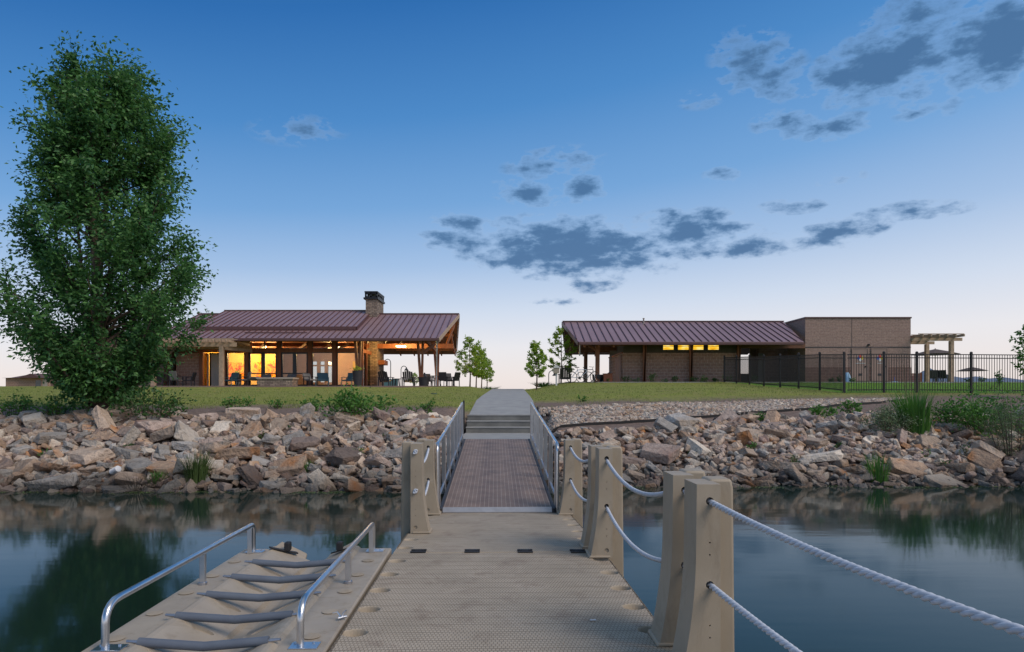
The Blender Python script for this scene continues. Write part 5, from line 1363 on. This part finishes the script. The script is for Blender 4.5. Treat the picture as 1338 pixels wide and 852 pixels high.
# shrubs in front of the wall
GSH = 'foundation shrubs along the low block building'
for k, (px, w_, h_, lm, lb_) in enumerate(((795,10,9,'leaf_weed','green shrub beside the wooden crate'),(817,16,9,'leaf_dark','dark shrub at the left corner of the block wall'),(832,10,6,'leaf_sage','sage-coloured shrub left of the first wall column'),(853,15,12,'leaf_weed','bright rounded shrub right of the first wall column'),(868,9,5,'leaf_sage','small sage shrub next to the bright rounded one'),(881,12,9,'leaf_dark','dark spiky shrub below the second lit window'),(906,14,9,'leaf_dark','dark shrub at the foot of the second wall column'),(920,13,8,'leaf_weed','green shrub below the third lit window'),(935,10,5,'leaf_dark','small low shrub below the fourth lit window'),(950,20,10,'leaf_weed','wide shrub at the left end of the iron fence'),(1086,8,6,'leaf_dark','small shrub at the left of the tall block'),(1098,9,9,'leaf_dark','round shrub near the fence corner before the tall block'),(1114,11,6,'leaf_weed','low green shrub at the foot of the left service door'),(985,9,10,'leaf_dark','shrub in the breezeway opening'))):
    shrub(px, 0, w_, h_, 170, .09, lm, 'foundation_shrub', lb_, 50+k, GSH, D=43.1)
# pergola right
pr = empty('timber_pergola', (28,45.5,RZ), 0, 'pale timber pergola attached to the right end of the tall block', 'pergola')
for x_, D_, tp in ((X(1243,44),44,5.42),(X(1211,46.9),46.9,5.42)):
    b = MB(); b.box(x_-.12,x_+.12,D_-.12,D_+.12,RZ-.3,tp); part(b, 'post', M['pale_timber'], pr, bevel=.02)
for D_ in (44,46.9):
    b = MB(); b.bar((tx1+.02,D_,5.53),(29.0,D_,5.53),.10,.20); part(b, 'main_beam', M['pale_timber'], pr)
for k in range(6):
    x_ = tx1+.2+.52*k; b = MB(); b.bar((x_,43.0,5.71),(x_,48.0,5.71),.07,.15); part(b, 'rafter', M['pale_timber'], pr)
for k in range(7):
    D_ = 43.2+.75*k; b = MB(); b.bar((tx1+.02,D_,5.81),(28.6,D_,5.81),.06,.05); part(b, 'purlin_slat', M['pale_timber'], pr)
def umbrella(px, D, topy, edgey, hw, base, label):
    x = X(px, D); r = empty('patio_umbrella', (x, D, base), 0, label, 'umbrella', 'brown patio umbrellas behind the fence')
    H = Z(topy, D)-base; he = Z(edgey, D)-base; R = hw*D/F
    b = MB(); n = 8; vs = [(0,0,H)]; 
    for t in (.5,1):
        for j in range(n): a = 2*pi*j/n+.2; vs.append((R*t*cos(a), R*t*sin(a), H+(he-H)*(t**1.15)))
    fs = [(0,1+j,1+(j+1) % n) for j in range(n)]+[(1+j,1+n+j,1+n+(j+1) % n,1+(j+1) % n) for j in range(n)]
    b.add(vs, fs); o = b.build('canopy', M['canvas'], r); sd = o.modifiers.new('thick', 'SOLIDIFY'); sd.thickness = .02
    for j in range(n):
        b = MB(); a = 2*pi*j/n+.2; b.bar((0,0,H-.04),(R*.97*cos(a),R*.97*sin(a),he+.0),.015,.02); b.build('rib', M['black'], r)
    b = MB(); b.tube([(0,0,0),(0,0,H+.06)], .03, 8); b.build('pole', M['pale_timber'], r, smooth=True)
    b = MB(); b.lathe([(.28,0),(.28,.06),(.06,.1)], (0,0,0), 14); b.build('base', M['charcoal'], r)
umbrella(1222, 50, 456, 463, 28, 2.75, 'larger brown patio umbrella under the right pergola')
umbrella(1270, 57, 479.5, 484.5, 18, 2.0, 'smaller brown patio umbrella farther right behind the fence')
for px, rz_, lb_ in ((1216,3.0,'dark chair at the left under the larger umbrella'),(1224,.2,'dark chair in the middle under the larger umbrella'),(1232,2.4,'dark chair at the right under the larger umbrella')):
    patio_chair('dining_chair', (X(px,48.5),48.5,2.76), rz_, lb_, 'dark chairs under the right pergola', M['charcoal'], M['charcoal'], False, .55, .95)
table((X(1222,49.3),49.3,2.76), 'dark table under the larger umbrella', M['charcoal'], .6, .74)
b = MB(); cr = empty('wooden_screen', (X(1197,46.5),46.5,2.76), 0, 'low reddish wooden slatted screen right of the tall block', 'screen')
for k in range(5): q = MB(); q.box(-.38,.38,-.02,.02,.03+.13*k,.14+.13*k); q.build('slat', M['crate'], cr)
q = MB(); q.box(-.40,-.33,.02,.08,0,.72); q.box(.33,.40,.02,.08,0,.72); q.build('screen_posts', M['crate'], cr)
shrub(1305,0,9,22,120,.12,'leaf_weed','slender_sapling','slender sapling on the lawn behind the fence at the right',90,D=36,cat='sapling')
shrub(1281,0,12,9,120,.12,'leaf_dark','lawn_shrub','small round shrub on the lawn near the farther umbrella',91,D=50)
shrub(1265,0,8,6,80,.12,'leaf_dark','lawn_shrub','small shrub left of the farther umbrella pole',92,D=50)

# ------------------------------------------------------------------ iron fence
def fence(pts, label, hgt=1.55, pick=.10, first=True):
    r = empty('iron_fence', (pts[0][0], pts[0][1], ground(*pts[0])), 0, label, 'fence', 'black picket fence runs')
    g3 = [Vector((x, y, ground(x, y))) for x, y in pts]
    for q in (g3 if first else g3[1:]):
        b = MB(); b.box(q.x-.04, q.x+.04, q.y-.04, q.y+.04, q.z-.1, q.z+hgt+.07); b.lathe([(.06,0),(.06,.02),(.03,.05)], (q.x, q.y, q.z+hgt+.07), 6); part(b, 'fence_post', M['black'], r)
    for a, c in zip(g3, g3[1:]):
        b = MB(); d = (c-a); L_ = d.length; u = d/L_
        for h in (.12, hgt-.14, hgt): b.bar(a+u*.04+Vector((0,0,h)), c-u*.04+Vector((0,0,h)), .03, .035)
        n = int(L_/pick)
        for k in range(1, n):
            q = a+d*(k/n); b.bar(q+Vector((0,0,.06)), q+Vector((0,0,hgt)), .017, .017, up=(0,1,0))
        part(b, 'picket_panel', M['black'], r)
    return r
FD = 27.54; cX = X(1103, FD)
side = [(cX-.02*k, FD+2.14*k) for k in range(0, 8)]
side[-1] = (13.25, 42.6)
fence(side, 'black iron picket fence running from the corner back to the low building')
front = [(cX+.09, FD)]+[(X(p_, FD), FD) for p_ in (1155,1198,1269,1340)]+[(X(1340,FD)+2.2*k, FD) for k in range(1,5)]
fence(front, 'black iron picket fence across the front of the bright green lawn', first=False)

# ------------------------------------------------------------------ bicycles and things by the right pavilion
def bicycle(loc, rz_, label, mfr):
    r = empty('bicycle', loc, rz_, label, 'bicycle', 'bicycles parked by the right pavilion')
    R = .33
    for xw in (-.52,.52):
        w_ = empty('wheel', (xw,0,R)); w_.parent = r
        q = MB(); q.tube([(R*cos(t*pi/12), 0, R*sin(t*pi/12)) for t in range(24)], .022, 6, closed=True); q.build('tyre', M['rubber'], w_, smooth='all')
        q = MB()
        for k in range(12): a = k*pi/6; q.tube([(0,0,0),(R*cos(a),0,R*sin(a))], .003, 3)
        q.lathe([(.03,-.04),(.03,.04)], (0,0,0), 8, 'y'); q.build('spokes', M['alu'], w_)
    q = MB(); bb = (-.05,0,.28); st_ = (-.16,0,.78); hd = (.38,0,.80); hl = (.41,0,.68)
    for a, c in ((bb,st_),(bb,hl),(st_,hd),(bb,(-.52,0,R)),(st_,(-.52,0,R)),(hd,hl)): q.tube([a, c], .022, 7)
    q.build('bike_frame', mfr, r, smooth=True)
    q = MB(); q.tube([hl,(.52,.0,R)], .02, 6); q.build('fork', M['alu'], r)
    q = MB(); q.tube([hd,(.36,0,.92)], .016, 6); q.tube([(.28,-.28,.96),(.36,-.15,.95),(.36,.15,.95),(.28,.28,.96)], .014, 6); q.build('handlebar', M['black'], r)
    q = MB(); q.tube([st_,(-.20,0,.92)], .014, 6); q.box(-.33,-.06,-.06,.06,.92,.96); q.build('saddle', M['black'], r, bevel=.015)
    q = MB(); q.lathe([(.09,-.01),(.09,.01)], (bb[0],-.05,bb[2]), 12, 'y'); q.bar((bb[0],-.07,bb[2]),(bb[0]+.1,-.07,bb[2]-.14),.02,.02); q.build('crankset', M['charcoal'], r)
bicycle((X(758,42.4),42.4,ground(X(758,42.4),42.4)+.01), .1, 'pale bicycle parked broadside at the edge of the right lawn', M['bike'])
bicycle((X(768,42.9),42.9,ground(X(768,42.9),42.9)+.01), -.7, 'second bicycle, standing behind and turned away from the pale one', M['charcoal'])
mb = empty('information_box', (X(727,41.2),41.2,ground(X(727,41.2),41.2)), 0, 'white gabled box on a post right of the path', 'box on post')
q = MB(); q.box(-.05,.05,-.05,.05,-.1,.75); q.build('post', M['white'], mb)
q = MB(); q.box(-.17,.17,-.15,.15,.75,1.06); q.build('cabinet', M['beige'], mb, bevel=.01)
q = MB(); q.prism([(-.22,1.06),(.22,1.06),(0,1.26)], -.19, .19); q.build('roof', M['white'], mb)
adirondack((X(738,42.2),42.2,ground(X(738,42.2),42.2)), 3.1, 'dark slatted armchair left of the bicycles', M['charcoal'], 'slatted armchair by the right pavilion')
q = empty('wooden_crate_planter', (X(794,43.2),43.2,2.76), 0, 'reddish wooden box planter at the right pavilion beside the block wall', 'planter')
b = MB(); b.box(-.28,.28,-.2,.2,0,.5); b.build('box_sides', M['crate'], q, bevel=.01); b = MB(); b.box(-.3,.3,-.22,.22,.5,.54); b.build('rim', M['crate'], q)
q = empty('bowl_planter', (X(781,43.6),43.6,2.76), 0, 'round dark bowl planter between the right pavilion posts', 'planter')
b = MB(); b.lathe([(.26,0),(.34,.25),(.36,.48),(.32,.48)], (0,0,0), 18); b.build('pot', M['charcoal'], q, smooth=True); b = MB(); b.lathe([(.31,.44),(.1,.46)], (0,0,0), 14); b.build('soil', M['timber_dark'], q)
wf = empty('low_wall', (X(795,50),50,2.76), 0, 'low sloping grey wall seen through the right pavilion', 'wall')
b = MB(); b.add([(X(787,50)-X(795,50),0,.0),(X(800,50)-X(795,50),0,0),(X(800,50)-X(795,50),0,.9),(X(787,50)-X(795,50),0,.45),(X(787,50)-X(795,50),.3,.0),(X(800,50)-X(795,50),.3,0),(X(800,50)-X(795,50),.3,.9),(X(787,50)-X(795,50),.3,.45)], [(0,1,2,3),(7,6,5,4),(0,4,5,1),(1,5,6,2),(2,6,7,3),(3,7,4,0)]); b.build('wall_panel', M['concrete'], wf)
b = MB(); b.bar((X(786,50)-X(795,50),.15,.47),(X(801,50)-X(795,50),.15,.98),.4,.06); b.build('coping', M['charcoal'], wf)
tuft(710,504,34,7,200,'leaf_dark','low_planting','dark low planting strip beside the path crest at right',95,D=44,cat='planting',bw=.03)
tuft(640,506,30,6,160,'leaf_dark','low_planting','dark low planting under the left row of young trees',96,D=50,cat='planting',bw=.03)

# ------------------------------------------------------------------ distant house at far left
hz0 = ground(X(35,92), 92)
hs = empty('distant_house', (X(35,92),92,hz0), 0, 'distant low brown house with dark red hip roof beyond the left lawn', 'house')
hw = X(66,92)-X(5,92)
q = MB(); zt = Z(494,92)-hz0; q.box(-hw/2+.3,hw/2-.2,0,7,0,zt); q.build('wall', M['block'], hs)
q = MB(); zr = Z(487,92)-hz0
for x0, x1, h_ in ((-hw/2,-hw/2+1.3,zt+.25),(-hw/2+1.0,hw/2+.2,zr)):
    q.add([(x0,-.4,zt),(x1,-.4,zt),(x1,7.4,zt),(x0,7.4,zt),(x0+.8,3.5,h_),(x1-.9,3.5,h_)], [(0,1,5,4),(1,2,5),(2,3,4,5),(3,0,4),(3,2,1,0)])
q.add([(-.6,-.8,zt),(2.6,-.8,zt),(1.0,-.8,zr-.15),(1.0,3.0,zr-.15),(2.6,2.0,zt),(-.6,2.0,zt)], [(0,1,2),(0,2,3,5),(1,4,3,2)])
q.build('roof', M['roof_far'], hs)
q = MB(); q.box(hw/2-1.0,hw/2-.35,-.03,0,.9,zt-.15); q.build('window', M['beige'], hs); q = MB(); q.box(1.2,1.9,-.03,0,.9,zt-.3); q.build('window', M['greyglass'], hs)
shrub(30,0,24,16,420,.26,'leaf_dark','garden_conifer','dark round conifer in front of the distant house',97,D=84,cat='tree')
shrub(14,0,14,9,220,.26,'leaf_sage','garden_shrub','grey-green shrub left of the conifer by the distant house',98,D=86)

# ------------------------------------------------------------------ world
SUN_AZ = radians(125)    # direction the light comes from, clockwise from +Y (behind the viewer, to the right)
SUN_EL = radians(46)
wd = bpy.data.worlds.new('World'); S.world = wd; wd.use_nodes = True; nt = wd.node_tree; L = nt.links
bg = nt.nodes['Background']
tc = N(nt, 'ShaderNodeTexCoord'); nrm = N(nt, 'ShaderNodeVectorMath', operation='NORMALIZE'); L.new(tc.outputs['Generated'], nrm.inputs[0])
sp = N(nt, 'ShaderNodeSeparateXYZ'); L.new(nrm.outputs[0], sp.inputs[0])
def mth(op, a, c=None, d=None, clamp=False):
    q = N(nt, 'ShaderNodeMath', operation=op); q.use_clamp = clamp
    for i, v in enumerate((a, c, d)):
        if v is None: continue
        if isinstance(v, (int, float)): q.inputs[i].default_value = v
        else: L.new(v, q.inputs[i])
    return q.outputs[0]
el = mth('MULTIPLY', mth('ARCSINE', sp.outputs[2]), 180/pi)       # degrees
az = mth('MULTIPLY', mth('ARCTAN2', sp.outputs[0], sp.outputs[1]), 180/pi)
# the glow is higher on the right; shift the gradient a little by azimuth
elg = mth('SUBTRACT', el, mth('MULTIPLY', mth('MINIMUM', mth('MAXIMUM', az, -60), 60), mth('MULTIPLY', mth('MINIMUM', mth('MAXIMUM', el, 0), 25), .0055)))
def s2l(c): return tuple(((v/255)/12.92 if v/255 <= .04045 else ((v/255+.055)/1.055)**2.4) for v in c)
stops = [(-10,(200,188,190)),(-.5,(233,220,216)),(1.5,(236,226,223)),(4,(231,229,233)),(7,(206,217,234)),(11,(162,190,225)),(16,(115,163,214)),(23,(74,135,197)),(31,(42,106,174)),(42,(66,112,160)),(60,(124,144,168)),(90,(154,164,178))]
rp = ramp(nt, [((e+10)/100, s2l(c)) for e, c in stops]); L.new(mth('DIVIDE', mth('ADD', elg, 10), 100, clamp=True), rp.inputs[0])
sky = N(nt, 'ShaderNodeTexSky', sky_type='NISHITA'); sky.sun_disc = False; sky.sun_elevation = SUN_EL; sky.sun_rotation = SUN_AZ
skm = N(nt, 'ShaderNodeMix', data_type='RGBA', blend_type='ADD'); skm.inputs[0].default_value = .006; L.new(rp.outputs[0], skm.inputs[6]); L.new(sky.outputs[0], skm.inputs[7])
# clouds in sky directions (azimuth, elevation)
def dirdeg(px, py): 
    x, z = (px-HX)/F, (HY-py)/F; return math.degrees(atan2(x, 1)), math.degrees(atan2(z, sqrt(1+x*x)))
clouds = [(745,325,125,34,-3,1.25),(600,292,38,10,-8,.8),(598,316,42,12,-3,.9),(690,252,42,13,-6,.75),(760,247,32,13,4,.75),(722,214,50,16,6,.5),(690,335,70,22,-3,.9),(820,342,45,14,-2,.8),(770,372,34,9,2,.75),(726,395,26,5,0,.7),
          (905,300,70,22,-4,1.1),(985,322,48,13,0,.85),(1092,305,58,16,9,1),(1035,270,36,8,-3,.8),(1200,274,56,10,-3,.8),(1100,235,26,8,4,.55),(943,228,20,9,0,.6),
          (990,85,52,30,-18,.62),(1010,105,36,20,-10,.75),(1155,82,92,34,8,1.35),(1300,55,70,44,14,1.35),(1200,12,60,18,4,.7),(1025,163,36,14,-6,.68),(1092,166,40,12,3,.66),(915,130,22,9,0,.38),(390,170,44,13,5,.24),(1210,125,38,26,0,.4),(900,325,35,14,0,.6)]
n1 = N(nt, 'ShaderNodeTexNoise'); n1.inputs['Scale'].default_value = 1; n1.inputs['Detail'].default_value = 8; n1.inputs['Roughness'].default_value = .60
cbv = N(nt, 'ShaderNodeCombineXYZ'); L.new(mth('MULTIPLY', az, .40), cbv.inputs[0]); L.new(mth('MULTIPLY', el, .85), cbv.inputs[1]); L.new(cbv.outputs[0], n1.inputs['Vector'])
best = None
for px, py, rx, ry, tilt, dens in clouds:
    a0, e0 = dirdeg(px, py); ca = cos(radians(a0))
    sx = rx/F*180/pi*cos(radians(a0))**2; sy = ry/F*180/pi*cos(radians(a0)); t = radians(tilt)
    da = mth('SUBTRACT', az, a0); de = mth('SUBTRACT', el, e0)
    u = mth('DIVIDE', mth('ADD', mth('MULTIPLY', da, cos(t)), mth('MULTIPLY', de, sin(t))), sx); v = mth('DIVIDE', mth('SUBTRACT', mth('MULTIPLY', de, cos(t)), mth('MULTIPLY', da, sin(t))), sy)
    d2 = mth('SQRT', mth('ADD', mth('MULTIPLY', u, u), mth('MULTIPLY', v, v)))
    f = mth('MULTIPLY', mth('SUBTRACT', 1.3, d2), dens*1.35)
    best = f if best is None else mth('MAXIMUM', best, f)
dens = mth('ADD', mth('MAXIMUM', best, -.5), mth('MULTIPLY', mth('SUBTRACT', n1.outputs[0], .50), 5.0))
mask = ramp(nt, [(.0,(0,0,0)),(.35,(.38,.38,.38)),(.95,(1,1,1))]); L.new(mth('DIVIDE', dens, 1.3, clamp=True), mask.inputs[0])
gate = mth('MULTIPLY', mth('ADD', best, .12), 5, clamp=True)
ccol = ramp(nt, [(.10,s2l((168,188,214))),(.35,s2l((122,154,192))),(.7,s2l((88,126,168))),(1,s2l((74,112,155)))]); L.new(mth('DIVIDE', dens, 1.5, clamp=True), ccol.inputs[0])
cm_ = N(nt, 'ShaderNodeMix', data_type='RGBA'); L.new(mth('MULTIPLY', mth('MULTIPLY', mask.outputs[0], gate), .92), cm_.inputs[0]); L.new(skm.outputs[2], cm_.inputs[6]); L.new(ccol.outputs[0], cm_.inputs[7])
L.new(cm_.outputs[2], bg.inputs['Color']); bg.inputs['Strength'].default_value = 1.0

sd = bpy.data.lights.new('sun', 'SUN'); sd.energy = 2.1; sd.angle = radians(36); sd.color = (1,.86,.74)
so = bpy.data.objects.new('sun', sd); COL.objects.link(so)
dirv = Vector((sin(SUN_AZ)*cos(SUN_EL), cos(SUN_AZ)*cos(SUN_EL), sin(SUN_EL)))
so.rotation_euler = dirv.to_track_quat('Z', 'Y').to_euler(); so.location = (0,0,30)

S.render.engine = 'CYCLES'
S.view_settings.view_transform = 'Standard'; S.view_settings.look = 'None'; S.view_settings.exposure = 0; S.view_settings.gamma = 1
S.cycles.max_bounces = 6; S.cycles.transparent_max_bounces = 12; S.cycles.use_denoising = True
S.cycles.caustics_reflective = False; S.cycles.caustics_refractive = False; S.cycles.sample_clamp_indirect = 4
